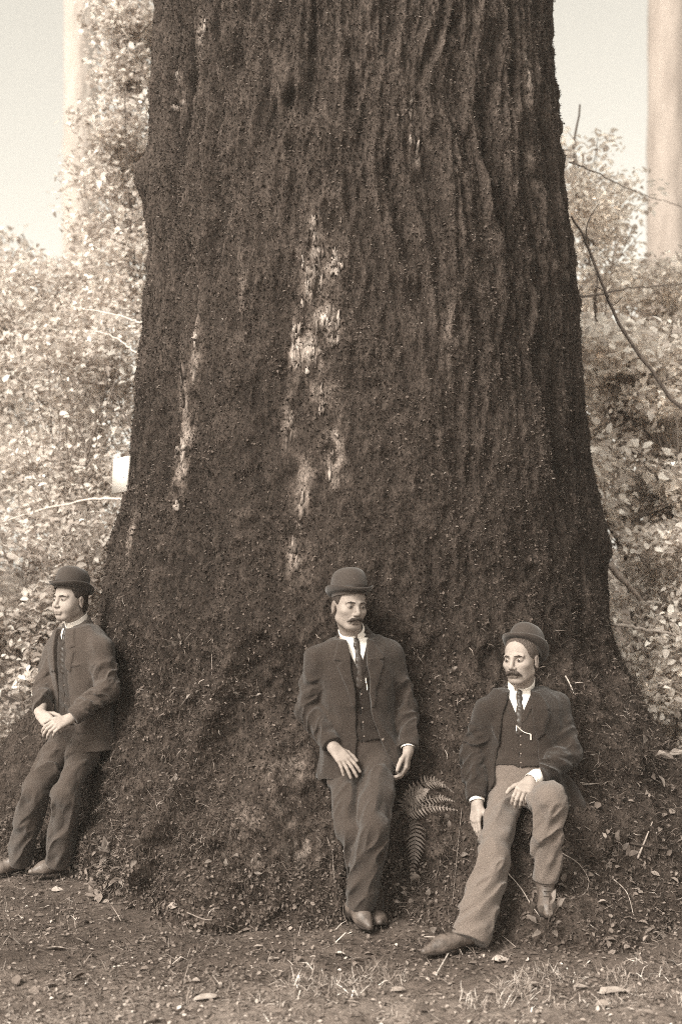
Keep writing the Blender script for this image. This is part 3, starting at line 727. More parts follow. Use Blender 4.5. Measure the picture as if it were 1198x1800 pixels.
TORZ = np.array([-.32, -.15, 0, .18, .36, .66, .82, .90, .96, 1.0, 1.05])
TORA = np.array([.178, .176, .168, .155, .146, .166, .160, .136, .108, .086, .070])
TORB = np.array([.128, .122, .118, .112, .108, .120, .112, .098, .086, .076, .066])
class Torso:
    def __init__(s, hip, neck, yaw, wide=1.0, belly=0.0):
        z = nrmz(neck - hip); y = np.array([math.sin(math.radians(yaw)), math.cos(math.radians(yaw)), 0]); y = nrmz(y - z * (y @ z)); x = np.cross(y, z)
        s.fr = Frame(hip, np.stack([x, y, z], 1)); s.L = np.linalg.norm(neck - hip); s.wide = wide; s.belly = belly
    def loft(s, off, z0, z1, flare=0.0):
        zl0, zl1 = z0 * s.L, z1 * s.L; m = 0.24
        lo, hi = s.fr.box((-m, -m, zl0), (m, m, zl1))
        def f(p):
            q = s.fr.loc(p); zn = q[:, 2] / s.L
            fl = flare * np.clip(-zn + 0.15, 0, 1)
            a = np.interp(zn, TORZ, TORA) * s.wide + off + fl; b = np.interp(zn, TORZ, TORB) + off + fl * 0.8
            cy = 0.012 * np.sin(np.clip(zn, 0, 1) * 3.1)
            x, y = q[:, 0] / a, (q[:, 1] - cy) / b
            k0 = np.sqrt(x * x + y * y); k0 = k0 * (1 - .10 * np.minimum(np.abs(x * y) / (k0 * k0 + 1e-6), .5))
            d = (k0 - 1) * np.minimum(a, b)
            return np.maximum(d, np.maximum(zl0 - q[:, 2], q[:, 2] - zl1))
        return lo, hi, f

def head_ops(H, o):
    """H: head frame (face looks along local -y, up +z, origin between the ears)"""
    so = o.get('soft', 0)
    ops = [('+', ell(H, (0, .012, .045), (.076, .096, .085)), 0.0),
           ('+', ell(H, (0, -.028 - .002 * so, -.030), (.065 + .002 * so, .064, .078)), 0.03),
           ('+', ell(H, (0, -.062, -.088), (.026, .026, .022)), 0.025),
           ('+', lcone(H, (-.050, .0, -.055), (-.022, -.062, -.090), .016, .014), 0.02),
           ('+', lcone(H, (.050, .0, -.055), (.022, -.062, -.090), .016, .014), 0.02)]
    for s in (-1, 1):
        ops += [('+', ell(H, (s * .041, -.056, -.016 - .016 * so), (.024, .026, .019 + .010 * so)), 0.02 + .01 * so),
                ('-', ell(H, (s * .032, -.104, .009), (.019, .016, .011)), 0.014),
                ('+', lcone(H, (s * .012, -.090 + .003 * so, .027), (s * .046, -.074 + .003 * so, .026), .008, .0075), 0.012),
                ('+', ell(H, (s * .032, -.076, .008), (.0165, .0155, .0135)), 0.003),
                ('-', ell(H, (s * .032, -.096, .0065), (.0135, .0075, .0029)), 0.0015),
                ('+', ell(H, (s * .078, .012, -.004), (.0075, .0165, .0300)), 0.006),
                ('-', ell(H, (s * .087, .006, .002), (.006, .009, .016)), 0.003),
                ('+', lcone(H, (s * .076, .006, -.02), (s * .080, .010, -.034), .008, .006), 0.004)]
    ops += [('+', lcone(H, (0, -.089, .020), (0, -.112 + .004 * so, -.022 + .003 * so), .0082, .0108), 0.014),
            ('+', lcone(H, (0, -.100, -.034), (0, -.109, -.027), .008, .0098), 0.006)]
    for s in (-1, 1):
        ops += [('+', ell(H, (s * .0125, -.100, -.030), (.008, .011, .008)), 0.005)]
    ops += [('+', ell(H, (0, -.088, -.056), (.026, .014, .016)), 0.012),
            ('+', lcone(H, (-.018, -.094, -.060), (.018, -.094, -.060), .0052, .0052), 0.005),
            ('+', lcone(H, (-.015, -.093, -.0705), (.015, -.093, -.0705), .0062, .0062), 0.005),
            ('-', lcone(H, (-.022, -.101, -.0652), (.022, -.101, -.0652), .0024, .0024), 0.003),
            ('-', ell(H, (0, -.100, -.081), (.020, .008, .005)), 0.008)]
    return ops

def bowler(H, parent, tilt, shift=(0, 0.006, 0.0), roll=0, dz=0.062):
    a = math.radians(tilt); r_ = math.radians(roll)
    Rx = np.array([[1, 0, 0], [0, math.cos(a), math.sin(a)], [0, -math.sin(a), math.cos(a)]])   # tips back
    Ry = np.array([[math.cos(r_), 0, math.sin(r_)], [0, 1, 0], [-math.sin(r_), 0, math.cos(r_)]])
    fr = Frame(H.w((shift[0], shift[1], dz + shift[2])), H.R @ Rx @ Ry)
    n = 64; ph = np.linspace(0, 2 * math.pi, n, endpoint=False); cx, sy = np.cos(ph), np.sin(ph)
    def lathe(name, prof, mat, par, curl=False, cap=False):
        rows = []
        for (r, zz, cu) in prof:
            x = (.083 * r) * cx; y = (.102 * r) * sy
            x = x * (1 if r <= 1.02 else 0.97); y = y * (1 if r <= 1.02 else 1.0)
            zz_ = zz + cu * (np.abs(cx) ** 2.0 * 0.022 - np.abs(sy) ** 2 * 0.006)
            rows.append(np.stack([x, y, zz_], 1))
        V = np.concatenate(rows); V = fr.o + V @ fr.R.T; m = len(prof)
        i, j = np.meshgrid(np.arange(m - 1), np.arange(n), indexing='ij'); k = (j + 1) % n
        F = [np.stack([(i * n + j).ravel(), (i * n + k).ravel(), ((i + 1) * n + k).ravel(), ((i + 1) * n + j).ravel()], 1)]
        return mesh_np(name, V, F, mat, par)
    crown = [(1.0, -.012, 0), (1.0, 0, 0), (1.015, .03, 0), (1.01, .055, 0), (.97, .080, 0), (.89, .098, 0), (.76, .112, 0), (.58, .121, 0), (.36, .126, 0), (.15, .128, 0), (.01, .1285, 0),
             (.01, .124, 0), (.5, .119, 0), (.80, .10, 0), (.93, .07, 0), (.96, .03, 0), (.95, -.012, 0), (1.0, -.012, 0)]
    hat = lathe('bowler_hat', crown, M['felt'], parent)
    brim = [(.97, .003, 0), (1.10, .001, .25), (1.25, .001, .6), (1.33, .006, 1.0), (1.37, .013, 1.1), (1.365, .017, 1.1), (1.345, .0165, 1.08), (1.315, .011, 1.0), (1.25, .006, .6), (1.10, .006, .25), (.97, .009, 0), (.97, .003, 0)]
    lathe('brim', brim, M['felt'], hat)
    lathe('hatband', [(1.012, .006, 0), (1.03, .007, 0), (1.037, .030, 0), (1.02, .031, 0)], M['band'], hat)
    return hat

def shoe(parent, ankle, heel, toe, shaft_top, name='boot', up=None, leather='leather'):
    """heel and toe: points on the ground line of the sole"""
    f = nrmz(toe - heel); u = np.array([0, 0, 1.0]) if up is None else np.asarray(up, dtype=float); u = nrmz(u - f * (u @ f)); x = np.cross(f, u)
    L = np.linalg.norm(toe - heel)
    fr = Frame(heel, np.stack([x, f, u], 1)); Q = lambda a, b, c: fr.w((a, b, c))
    base = [('+', rcone(Q(0, .034, .030), Q(0, L * .66, .026), .030, .037), 0.0), ('+', rcone(Q(0, L * .64, .024), Q(0, L - .016, .017), .036, .016), 0.025)]
    up_ops = base + [('+', rcone(ankle, Q(0, L * .58, .034), .035, .028), 0.03), ('+', rcone(ankle, Q(0, .040, .036), .036, .030), 0.03), ('+', rcone(shaft_top, ankle, .043, .036, fold=(.006, 3, 0, 1.1, 1, .3)), 0.02)]
    cutp = (fr.box((-.1, -.1, -.1), (.1, L + .1, .006)))
    up_ops.append(('-', (cutp[0], cutp[1], lambda p: fr.loc(p)[:, 2] - .006), 0.0))
    sh = sdf_mesh(name, up_ops, 0.0042, M[leather], parent)
    g = Geo(); a0 = shaft_top * .55 + ankle * .45; b0 = Q(0, L * .56, .040)
    for t in np.linspace(.05, .95, 6):
        c = a0 + (b0 - a0) * t if t > .45 else a0 + (ankle - a0) * t / .45 * .9
        c = c + nrmz(f * (1 - .55 * t) + u * (.25 + .75 * t)) * (.0385 - .006 * t)
        g.tube([c - x * .016, c + nrmz(f + u) * .003, c + x * .016], .0022, .03, 5)
    tag(g.build('laces', M['wood'], sh, True), kind='stuff')
    def foot2(p):
        q = fr.loc(p); t = np.clip(q[:, 1] / L, 0, 1); wd = np.interp(t, [0, .12, .35, .68, .85, 1], [.022, .034, .030, .043, .036, .012])
        d = np.maximum(np.abs(q[:, 0]) - wd, np.maximum(-q[:, 1], q[:, 1] - L - .004))
        bot = np.where(q[:, 1] < .065, -.018, 0.0); bot = np.where(q[:, 1] > L * .8, .03 * (q[:, 1] / L - .8), bot)
        return np.maximum(d, np.maximum(bot - q[:, 2], q[:, 2] - .012))
    lo, hi = fr.box((-.06, -.01, -.025), (.06, L + .02, .02))
    sdf_mesh('sole', [('+', (lo, hi, foot2), 0.0)], 0.004, M['sole'], sh)
    return sh

def small_tube(name, pts, r, mat, parent, n=24):
    g = Geo(); g.tube(spline(pts, n), r, 0.5, 6); o = g.build(name, mat, parent, True); return o

def build_man(S):
    root = empty('person'); H = S['head']; T = Torso(S['hip'], S['neck'], S['yaw'], S.get('wide', 1.0)); fr, L = T.fr, T.L
    sh, el, wr = S['shoulder'], S['elbow'], S['wrist']; hp, kn, an = S['hips'], S['knee'], S['ankle']
    # ---- body: one continuous surface, head to feet
    ops = head_ops(H, S)
    nb = fr.w((0, 0.005, L * 0.97)); ops.append(('+', rcone(H.w((0, .020, -.055)), nb, .052, .056), 0.025))
    ops.append(('+', rcone(fr.w((0, 0, L * .02)), fr.w((0, 0, L * .4)), .085, .075), .02)); ops.append(('+', rcone(fr.w((0, 0, L * .4)), fr.w((0, 0, L * .85)), .075, .085), .02))
    for i in range(2):
        ops += [('+', rcone(nb, sh[i], .045, .042), 0.03), ('+', rcone(sh[i], el[i], .042, .033), 0.02), ('+', rcone(el[i], wr[i], .033, .0235), 0.01), ('+', rcone(wr[i] - nrmz(S['hand'][i]['dirv']) * .035, wr[i] + nrmz(S['hand'][i]['dirv']) * .012, .024, .021), 0.015)]
        ops += hand_ops(wr[i], **S['hand'][i])
        ops += [('+', rcone(hp[i], kn[i], .062, .046), 0.03), ('+', rcone(kn[i], an[i], .042, .032), 0.02)]
    lipc = [H.w((0, -.096, -.0655))]
    def skin_tone(V):
        q = H.loc(V); v = np.full(len(V), S.get('skin', 0.47), dtype=np.float64); v = v * (1 - .38 * (np.abs(q[:, 0]) > .0765) * (np.abs(q[:, 2]) < .05))
        lip = np.exp(-((q[:, 0] / .024) ** 2 + ((q[:, 2] + .0655) / .010) ** 2)) * (q[:, 1] < -.07); v *= 1 - 0.42 * lip
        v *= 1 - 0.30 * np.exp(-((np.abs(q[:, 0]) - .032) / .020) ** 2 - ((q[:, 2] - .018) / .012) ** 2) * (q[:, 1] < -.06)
        return v
    sdf_mesh('body', ops, 0.0036, M['skin'], root, skin_tone, decim=0.4)
    # ---- eyes, brows, hair, moustache
    for s in (-1, 1):
        n, m = 20, 14; c = H.w((s * .032, -.0795, .0075)); gaze = nrmz(H.R @ nrmz(np.array(S.get('gaze', (0, -1, 0)))))
        a, b = np.meshgrid(np.linspace(0, 2 * math.pi, n, endpoint=False), np.linspace(0, math.pi, m), indexing='ij')
        e1 = nrmz(np.cross(gaze, [0, 0, 1])); e2 = np.cross(gaze, e1)
        D = (np.cos(b)[..., None] * gaze + np.sin(b)[..., None] * (np.cos(a)[..., None] * e1 + np.sin(a)[..., None] * e2))
        V = (c + D * .0122).reshape(-1, 3); cv = np.where(b < 0.62, 0.03, 0.26).ravel()
        i, j = np.meshgrid(np.arange(n), np.arange(m - 1), indexing='ij'); k = (i + 1) % n
        F = np.stack([(i * m + j).ravel(), (i * m + j + 1).ravel(), (k * m + j + 1).ravel(), (k * m + j).ravel()], 1)
        mesh_np('eye', V, F, M['eye'], root, True, sepa(cv))
        sdf_mesh('eyebrow', [('+', lcone(H, (s * .014, -.0970, .0262), (s * .034, -.0915, .0288), .0028, .0032), 0), ('+', lcone(H, (s * .034, -.0915, .0288), (s * .050, -.0760, .0240), .0032, .0018), .004)], 0.0018, M[S.get('browmat', 'hair')], root)
    hm = M[S['hairmat']]
    hair = [('+', ell(H, (0, .014, .044), (.0800, .1000, .088)), 0.0), ('+', ell(H, (0, .062, -.03), (.058, .045, .05)), 0.03)]
    lo, hi = H.box((-.12, -.14, -.12), (.12, .02, .05))
    hl = S.get('hairline', -.046)
    hair.append(('-', (lo, H.box((-.12, -.14, -.12), (.12, .14, .16))[1], lambda p: np.maximum(H.loc(p)[:, 1] - (hl + 0.35 * (-(H.loc(p)[:, 2] - .06)).clip(-.2, .2)), H.loc(p)[:, 2] - S.get('hairtop', .13))), 0.006))
    for s in (-1, 1): hair.append(('-', ell(H, (s * .082, .010, -.006), (.03, .021, .033)), 0.004))
    lo, hi = H.box((-.14, -.14, -.2), (.14, .16, -.05)); hair.append(('-', (lo, hi, lambda p: H.loc(p)[:, 2] + .062), 0.004))
    sdf_mesh('hair', hair, 0.0035, hm, root, disp=lambda p: 0.0030 * (fbm(p * np.array([160, 160, 60]), 2) - .5))
    if S.get('moustache'):
        k = S['moustache']; ms = []
        for s in (-1, 1):
            ms += [('+', lcone(H, (s * .004, -.1105, -.0475), (s * .024, -.1015, -.0535), .0075 * k, .0085 * k), 0.006), ('+', lcone(H, (s * .024, -.1015, -.0535), (s * .041, -.082, -.0665), .0080 * k, .0035 * k), 0.006)]
        sdf_mesh('moustache', ms, 0.0022, M[S.get('mousmat', 'hair')], root, disp=lambda p: 0.0012 * np.sin(p[:, 0] * 900 + p[:, 2] * 500))
    bowler(H, root, **S['hat'])
    # ---- linen
    NK = S.get('collar_tilt', 0.0)
    cf = yaw_frame((H.w((0, .020, -.075)) + nb) / 2, S['collar_yaw'], 0, 0)
    zax = nrmz(H.w((0, .020, -.055)) - nb); yb = cf.R[:, 1]; yb = nrmz(yb - zax * (yb @ zax)); cf = Frame(fr.w((0, 0.004, L * 1.0)), np.stack([np.cross(yb, zax), yb, zax], 1))
    hgt = S.get('collar_h', .058)
    lo, hi = cf.box((-.09, -.09, -.02), (.09, .09, .1))
    def collar(p):
        q = cf.loc(p); r = np.hypot(q[:, 0], q[:, 1] * .94); R0 = .062 - .05 * (q[:, 2] - .02)
        top = hgt - .012 * np.clip(q[:, 1] / -.06, -.3, 1)
        d = np.maximum(np.abs(r - R0) - .0028, np.maximum(-.01 - q[:, 2], q[:, 2] - top))
        gap = S.get('collar_gap', .25) * (q[:, 2] - .012) ; return np.maximum(d, np.where(q[:, 1] < 0, np.minimum(gap, .03) - np.abs(q[:, 0]), -1))
    col = sdf_mesh('shirt_collar', [('+', (lo, hi, collar), 0)], 0.0028, M['linen'], root)
    if S.get('wings', True):
        for s in (-1, 1):
            V = np.array([cf.w((s * .003, -.066, .012)), cf.w((s * .020, -.063, hgt - .014)), cf.w((s * .034, -.058, .020)), cf.w((s * .012, -.071, .0))]); V2 = V + cf.R[:, 1] * .004
            mesh_np('collar_wing', np.vstack([V, V2]), [np.array([(0, 1, 2, 3), (7, 6, 5, 4), (0, 4, 5, 1), (1, 5, 6, 2), (2, 6, 7, 3), (3, 7, 4, 0)])], M['linen'], col, False)
    sdf_mesh('shirt', [('+', T.loft(.004, .4, 1.0), 0)] + [('-', rcone(nb + zax * .03, nb + zax * .2, .05, .05), 0)], 0.008, M['linen'], root)
    # ---- tie
    tw = S.get('tie_w', .016); kz = S.get('knot', .93)
    tie = []
    def front_y(x, zn, off):
        a = np.interp(zn, TORZ, TORA) * T.wide + off; b = np.interp(zn, TORZ, TORB) + off
        return -b * math.sqrt(max(0.0, 1 - (x / a) ** 2)) + 0.012 * math.sin(min(max(zn, 0), 1) * 3.1)
    tp = [(0.0, .985, .013), (0.0, .93, .016), (.002, .885, .0115), (.004, .80, .019), (.002, .70, .021), (0, .6, .021)]
    for (xa, za, ra), (xb, zb, rb) in zip(tp[:-1], tp[1:]):
        tie.append(('+', lcone(fr, (xa, front_y(xa, za, .008), L * za), (xb, front_y(xb, zb, .008), L * zb), ra, rb, flat=(fr.R[:, 1], 1.7)), .005))
    ctz = S.get('band_z', 0.0)
    for s in (-1, 1): tie.append(('+', lcone(cf, (s * .064, 0.0, .010), (s * .044, -.052, .004), .006, .006), .004)); tie.append(('+', lcone(cf, (s * .044, -.052, .004), (s * .002, -.073, -.004), .006, .008), .004))
    sdf_mesh('necktie', tie, 0.003, M['silk'], root, disp=lambda p: .0015 * np.sin(p[:, 2] * 200 + p[:, 0] * 150))
    # ---- waistcoat
    vb = S.get('vest_bottom', .05); vv = S.get('vest_v', .66); vw = S.get('vest_w', .055)
    wc = [('+', T.loft(.014, vb - .06, .97), 0), ('-', prism(fr, [(-vw, L * 1.1), (-vw, L * .93), (0.0, L * vv), (vw, L * .93), (vw, L * 1.1)], -.3, .0), .004), ('-', rcone(nb - zax * .02, nb + zax * .2, .066, .075), .004),
          ('-', prism(fr, [(-.3, -.3), (-.3, L * vb), (-.03, L * vb), (0, L * (vb - .035)), (.03, L * vb), (.3, L * vb), (.3, -.3)], -.3, .3), .002)]
    for s in (-1, 1):
        lap = [(s * vw, L * .95), (s * (vw + .022), L * .88), (s * .030, L * (vv + .01)), (s * .002, L * (vv - .035)), (s * .0, L * vv)]
        wc.append(('+', both(T.loft(.0185, .4, .97), prism(fr, lap, -.3, 0)), .002))
    wc.append(('-', prism(fr, [(-.0012, L * vb - .05), (-.0012, L * (vv - .04)), (.0012, L * (vv - .04)), (.0012, L * vb - .05)], -.3, 0), .002))
    def vdisp(p):
        q = fr.loc(p); zn = q[:, 2] / L
        return .0028 * np.sin(zn * 46 + 2 * np.sin(q[:, 0] * 28)) * np.clip((.5 - zn) * 4, 0, 1)
    vest = sdf_mesh('waistcoat', wc, 0.0042, S['vestmat'], root, disp=vdisp)
    for i in range(5):
        zn = vb + .03 + (vv - vb - .09) * i / 4
        bm = ball(fr.w((.006, front_y(.006, zn, .0145), L * zn)), .0052); sdf_mesh('button', [('+', bm, 0)], 0.0022, M['button'], vest)
    if S.get('chain'):
        pts = [fr.w((x, front_y(x, zn, .020), L * zn)) for x, zn in S['chain']]
        small_tube('watch_chain', pts, .0024, M['metal'], vest)
        for x, zn in (S['chain'][0], S['chain'][-1]):
            c = fr.w((x, front_y(x, zn, .022), L * zn)); small_tube('chain_bar', [c, c - fr.R[:, 2] * .012, c - fr.R[:, 2] * .026], .0034, M['metal'], vest, 6)
    # ---- jacket
    jb = S.get('jacket_bottom', -.20); op = [(x, L * zz) for x, zz in S['opening']]
    jk = [('+', T.loft(.026, jb, .985, S.get('flare', .05)), 0.0)]
    for i in range(2):
        pad = sh[i]
        jk += [('+', rcone(fr.w((np.sign(fr.loc(sh[i][None])[0, 0]) * .07, .008, L * .93)), sh[i], .050, .058), .06),
               ('+', rcone(sh[i], el[i], .063, .055, fold=(.011, 3.4, .25, 1.15, 1.3 + i + S['seed'], .55)), .03),
               ('+', rcone(el[i], wr[i] - nrmz(wr[i] - el[i]) * S.get('cuff_in', .022), .057, .046, fold=(.011, 4.0, -.15, .9, .4 + i * 2 + S['seed'], .6), cut=True), .02)]
    for e in S.get('jacket_extra', []): jk.append(e)
    jk += [('-', prism(fr, op, -.35, .02), .003), ('-', rcone(nb - zax * .035, nb + zax * .2, .066, .082), .004)]
    # lapels and collar as raised cloth
    for s in (-1, 1):
        ed = [(x, zz) for x, zz in S['opening'] if (x > 0) == (s > 0)]; ed = sorted(ed, key=lambda q: -q[1])
        def ex(zn): return float(np.interp(-zn, [-q[1] for q in ed], [q[0] for q in ed]))
        lb = S.get('lapel_bottom', .42); lw = S.get('lapel_w', .055)
        lap = [(ex(.95), L * .99), (ex(.95) + s * .035, L * .97), (ex(.85) + s * (lw + .016), L * .83), (ex(.80) + s * lw * .72, L * .812), (ex(.78) + s * (lw + .012), L * .775), (ex(.6) + s * lw * .62, L * .6), (ex(lb) + s * .002, L * lb), (ex(.6) - s * .002, L * .6), (ex(.8) - s * .002, L * .8)]
        jk.append(('+', both(T.loft(.0335, .3, .985), prism(fr, lap, -.3, .03)), .002))
    lo, hi = cf.box((-.12, -.12, -.06), (.12, .12, .06))
    def jcol(p):
        q = cf.loc(p); r = np.hypot(q[:, 0], q[:, 1]); R0 = .076 - .28 * (q[:, 2] - .02)
        return np.maximum(np.abs(r - R0) - .0055, np.maximum(-.05 - q[:, 2], np.maximum(q[:, 2] - .036 - .15 * q[:, 1], -.035 - q[:, 1] - .3 * q[:, 2])))
    jk.append(('+', (lo, hi, jcol), .006))
    for pol in S.get('pockets', []): jk.append(('+', both(T.loft(.031, jb, .9, S.get('flare', .05)), prism(fr, [(x, L * zz) for x, zz in pol], -.35, .05)), .0015))
    def jdisp(p):
        q = fr.loc(p)
        n = fbm(p * np.array([9, 9, 5]) + S['seed'], 3) - .5
        r2 = 1 - np.abs(2 * fbm(np.stack([q[:, 0] * 9 + q[:, 2] * 5, q[:, 1] * 9, q[:, 2] * 5 - q[:, 0] * 3], 1) + S['seed'] * 3, 2) - 1) * 3
        return .012 * n + .0065 * np.clip(r2, -.6, 1)
    jo = sdf_mesh('jacket', jk, 0.0048, S['jacketmat'], root, disp=jdisp)
    edp = sorted([(x, zz) for x, zz in S['opening'] if x > 0], key=lambda q: q[1])
    for zn in (.40, .26, .12):
        xx = float(np.interp(zn, [q[1] for q in edp], [q[0] for q in edp])) + .016
        sdf_mesh('button', [('+', ball(fr.w((xx, front_y(xx, zn, .027), L * zn)), .0075), 0)], 0.0028, M['button'], jo)
    # ---- cuffs
    for i in range(2):
        if S['cuffs'][i]:
            u = nrmz(wr[i] - el[i]); c = wr[i] - u * S.get('cuff_in', .022); A_ = rcone(c - u * .03, c + u * S['cuffs'][i], .037, .036, cut=True)
            sdf_mesh('shirt_cuff', [('+', A_, 0), ('-', rcone(c, c + u * .1, .0335, .0335), 0)], 0.0028, M['linen'], root)
    # ---- trousers
    tr = [('+', T.loft(.006, -.12, vb + .22), 0)]
    hem = S.get('hem', (.052, .052))
    for i in range(2):
        u = nrmz(an[i] - kn[i]); tr += [('+', rcone(hp[i], kn[i], .090, .070, fold=(.014, 3.0, .12, 1.15, .8 + 2 * i + S['seed'], .6)), .016),
                                      ('+', rcone(kn[i], an[i] + u * S['hem_drop'][i], .071, hem[i], fold=(.015, 3.2, -.15, 1.02, 2.0 + i + S['seed'], .65), cut=True), .012)]
    for e in S.get('trouser_extra', []): tr.append(e)
    def tdisp(p):
        n = fbm(p * np.array([10, 10, 6]) + 3 + S['seed'], 3) - .5
        return .012 * n
    sdf_mesh('trousers', tr, 0.0048, S['trousermat'], root, disp=tdisp)
    # ---- boots
    for i in range(2):
        if S['boot'][i]:
            hl_, to_, up_ = S['boot'][i]
            shoe(root, an[i], hl_, to_, an[i] - nrmz(an[i] - kn[i]) * .09, 'boot', up_, S.get('leather', 'leather'))
    tag(root, S['label'], 'person'); rebase(root, S['stand'])
    return root

j_brown = cloth('brown_wool', 0.036); j_grey = cloth('grey_tweed', 0.062); t_grey = cloth('grey_trouser_wool', 0.047); t_light = cloth('light_trouser_wool', 0.135); t_left = cloth('brown_trouser_wool', 0.062)
v_dark = cloth('dark_waistcoat_wool', 0.024); v_mid = cloth('waistcoat_wool', 0.036); j_dark = cloth('black_wool', 0.028)

def G(p, dz=.022): return np.array([p[0], p[1], float(ground_h(p[0], p[1])) + dz])
# the man in the middle
build_man(dict(label='standing man with moustache and bowler hat, legs crossed, leaning at centre', seed=1.0, stand=P(640, 1640, 5.87),
    head=yaw_frame(P(613, 1067, 6.04), -24, 4, 3), neck=P(622, 1121, 6.12), hip=P(634, 1322, 6.12), yaw=-6, collar_yaw=-12,
    shoulder=[P(558, 1158, 6.10), P(684, 1150, 6.13)], elbow=[P(541, 1246, 6.12), P(714, 1242, 6.16)], wrist=[P(586, 1314, 5.96), P(717, 1320, 6.04)],
    hand=[dict(dirv=P(612, 1345, 5.90) - P(586, 1314, 5.96), palm=(-.2, .75, -.5), thumb=1, curls=[(12, 14, 8), (14, 14, 8), (16, 14, 8), (18, 16, 10)], spread=.11),
          dict(dirv=P(714, 1350, 6.02) - P(717, 1320, 6.04), palm=(-.9, .2, .0), thumb=-1, curls=[(25, 35, 20), (28, 35, 20), (30, 38, 22), (34, 40, 22)], spread=.05)],
    hips=[P(606, 1330, 6.10), P(664, 1330, 6.10)], knee=[P(618, 1462, 5.86), P(657, 1452, 5.78)], ankle=[P(652, 1592, 5.98), P(632, 1588, 5.86)],
    hem_drop=(.02, .015), hem=(.058, .068),
    boot=[(P(660, 1626, 6.00), P(668, 1628, 5.80), (0, .15, 1)), (G(P(612, 1612, 5.94), .05), G(P(652, 1643, 5.76), .022), (-.2, .1, 1))],
    opening=[(-.054, 1.05), (-.052, .92), (-.034, .74), (-.032, .4), (-.030, .12), (-.045, -.10), (-.075, -.40), (.21, -.40), (.165, -.16), (.105, 0), (.080, .12), (.056, .36), (.046, .74), (.050, .92), (.052, 1.05)],
    pockets=[[(-.15, .12), (-.06, .12), (-.06, .03), (-.15, .03)]],
    vest_bottom=.13, vest_v=.70, vest_w=.05, chain=[(.030, .66), (.034, .60)], jacketmat=j_brown, trousermat=t_grey, vestmat=v_dark, hairmat='hair', moustache=.9,
    hat=dict(tilt=13, roll=-2), gaze=(.15, -1, -.05), cuffs=[0, .008], skin=.26))
# the young man on the left
build_man(dict(label='young clean-shaven man in bowler hat with clasped hands, leaning at far left', seed=4.0, stand=P(95, 1545, 6.9),
    head=yaw_frame(P(124, 1056, 6.93), 35, 0, 0), neck=P(137, 1103, 6.98), hip=P(146, 1288, 6.97), yaw=40, collar_yaw=45,
    shoulder=[P(100, 1142, 7.08), P(178, 1140, 6.85)], elbow=[P(80, 1212, 7.0), P(190, 1212, 6.80)], wrist=[P(72, 1256, 6.78), P(122, 1264, 6.68)],
    hand=[dict(dirv=P(92, 1276, 6.68) - P(72, 1256, 6.78), palm=(.3, .7, -.5), thumb=1, curls=[(20, 30, 20)] * 4, spread=.04),
          dict(dirv=P(94, 1276, 6.62) - P(122, 1264, 6.68), palm=(.2, .75, -.35), thumb=-1, curls=[(22, 34, 22), (24, 36, 24), (26, 38, 24), (28, 40, 24)], spread=.05)],
    hips=[P(122, 1292, 7.0), P(160, 1292, 6.90)], knee=[P(62, 1392, 6.78), P(115, 1398, 6.72)], ankle=[P(36, 1508, 6.98), P(104, 1508, 6.90)],
    hem_drop=(.03, .03), hem=(.066, .072),
    boot=[(G(P(42, 1530, 7.06)), G(P(-24, 1540, 6.90)), None), (G(P(122, 1536, 6.97), .03), G(P(50, 1548, 6.84), .03), None)],
    opening=[(-.050, 1.05), (-.048, .92), (-.045, .74), (-.050, .4), (-.060, .12), (-.09, -.06), (-.14, -.40), (.20, -.40), (.14, -.10), (.100, .06), (.080, .14), (.062, .36), (.052, .74), (.050, .92), (.052, 1.05)],
    pockets=[[(.075, .655), (.135, .665), (.135, .645), (.075, .635)], [(.10, .10), (.17, .10), (.17, .02), (.10, .02)]],
    leather='tanleather', vest_bottom=.10, vest_v=.86, vest_w=.045, jacketmat=j_grey, trousermat=t_left, vestmat=v_mid, hairmat='hair', wings=False, collar_gap=.12, collar_h=.066, lapel_bottom=.62, lapel_w=.045,
    hat=dict(tilt=14), soft=1, cuffs=[0, 0], skin=.31, jacket_bottom=-.16))
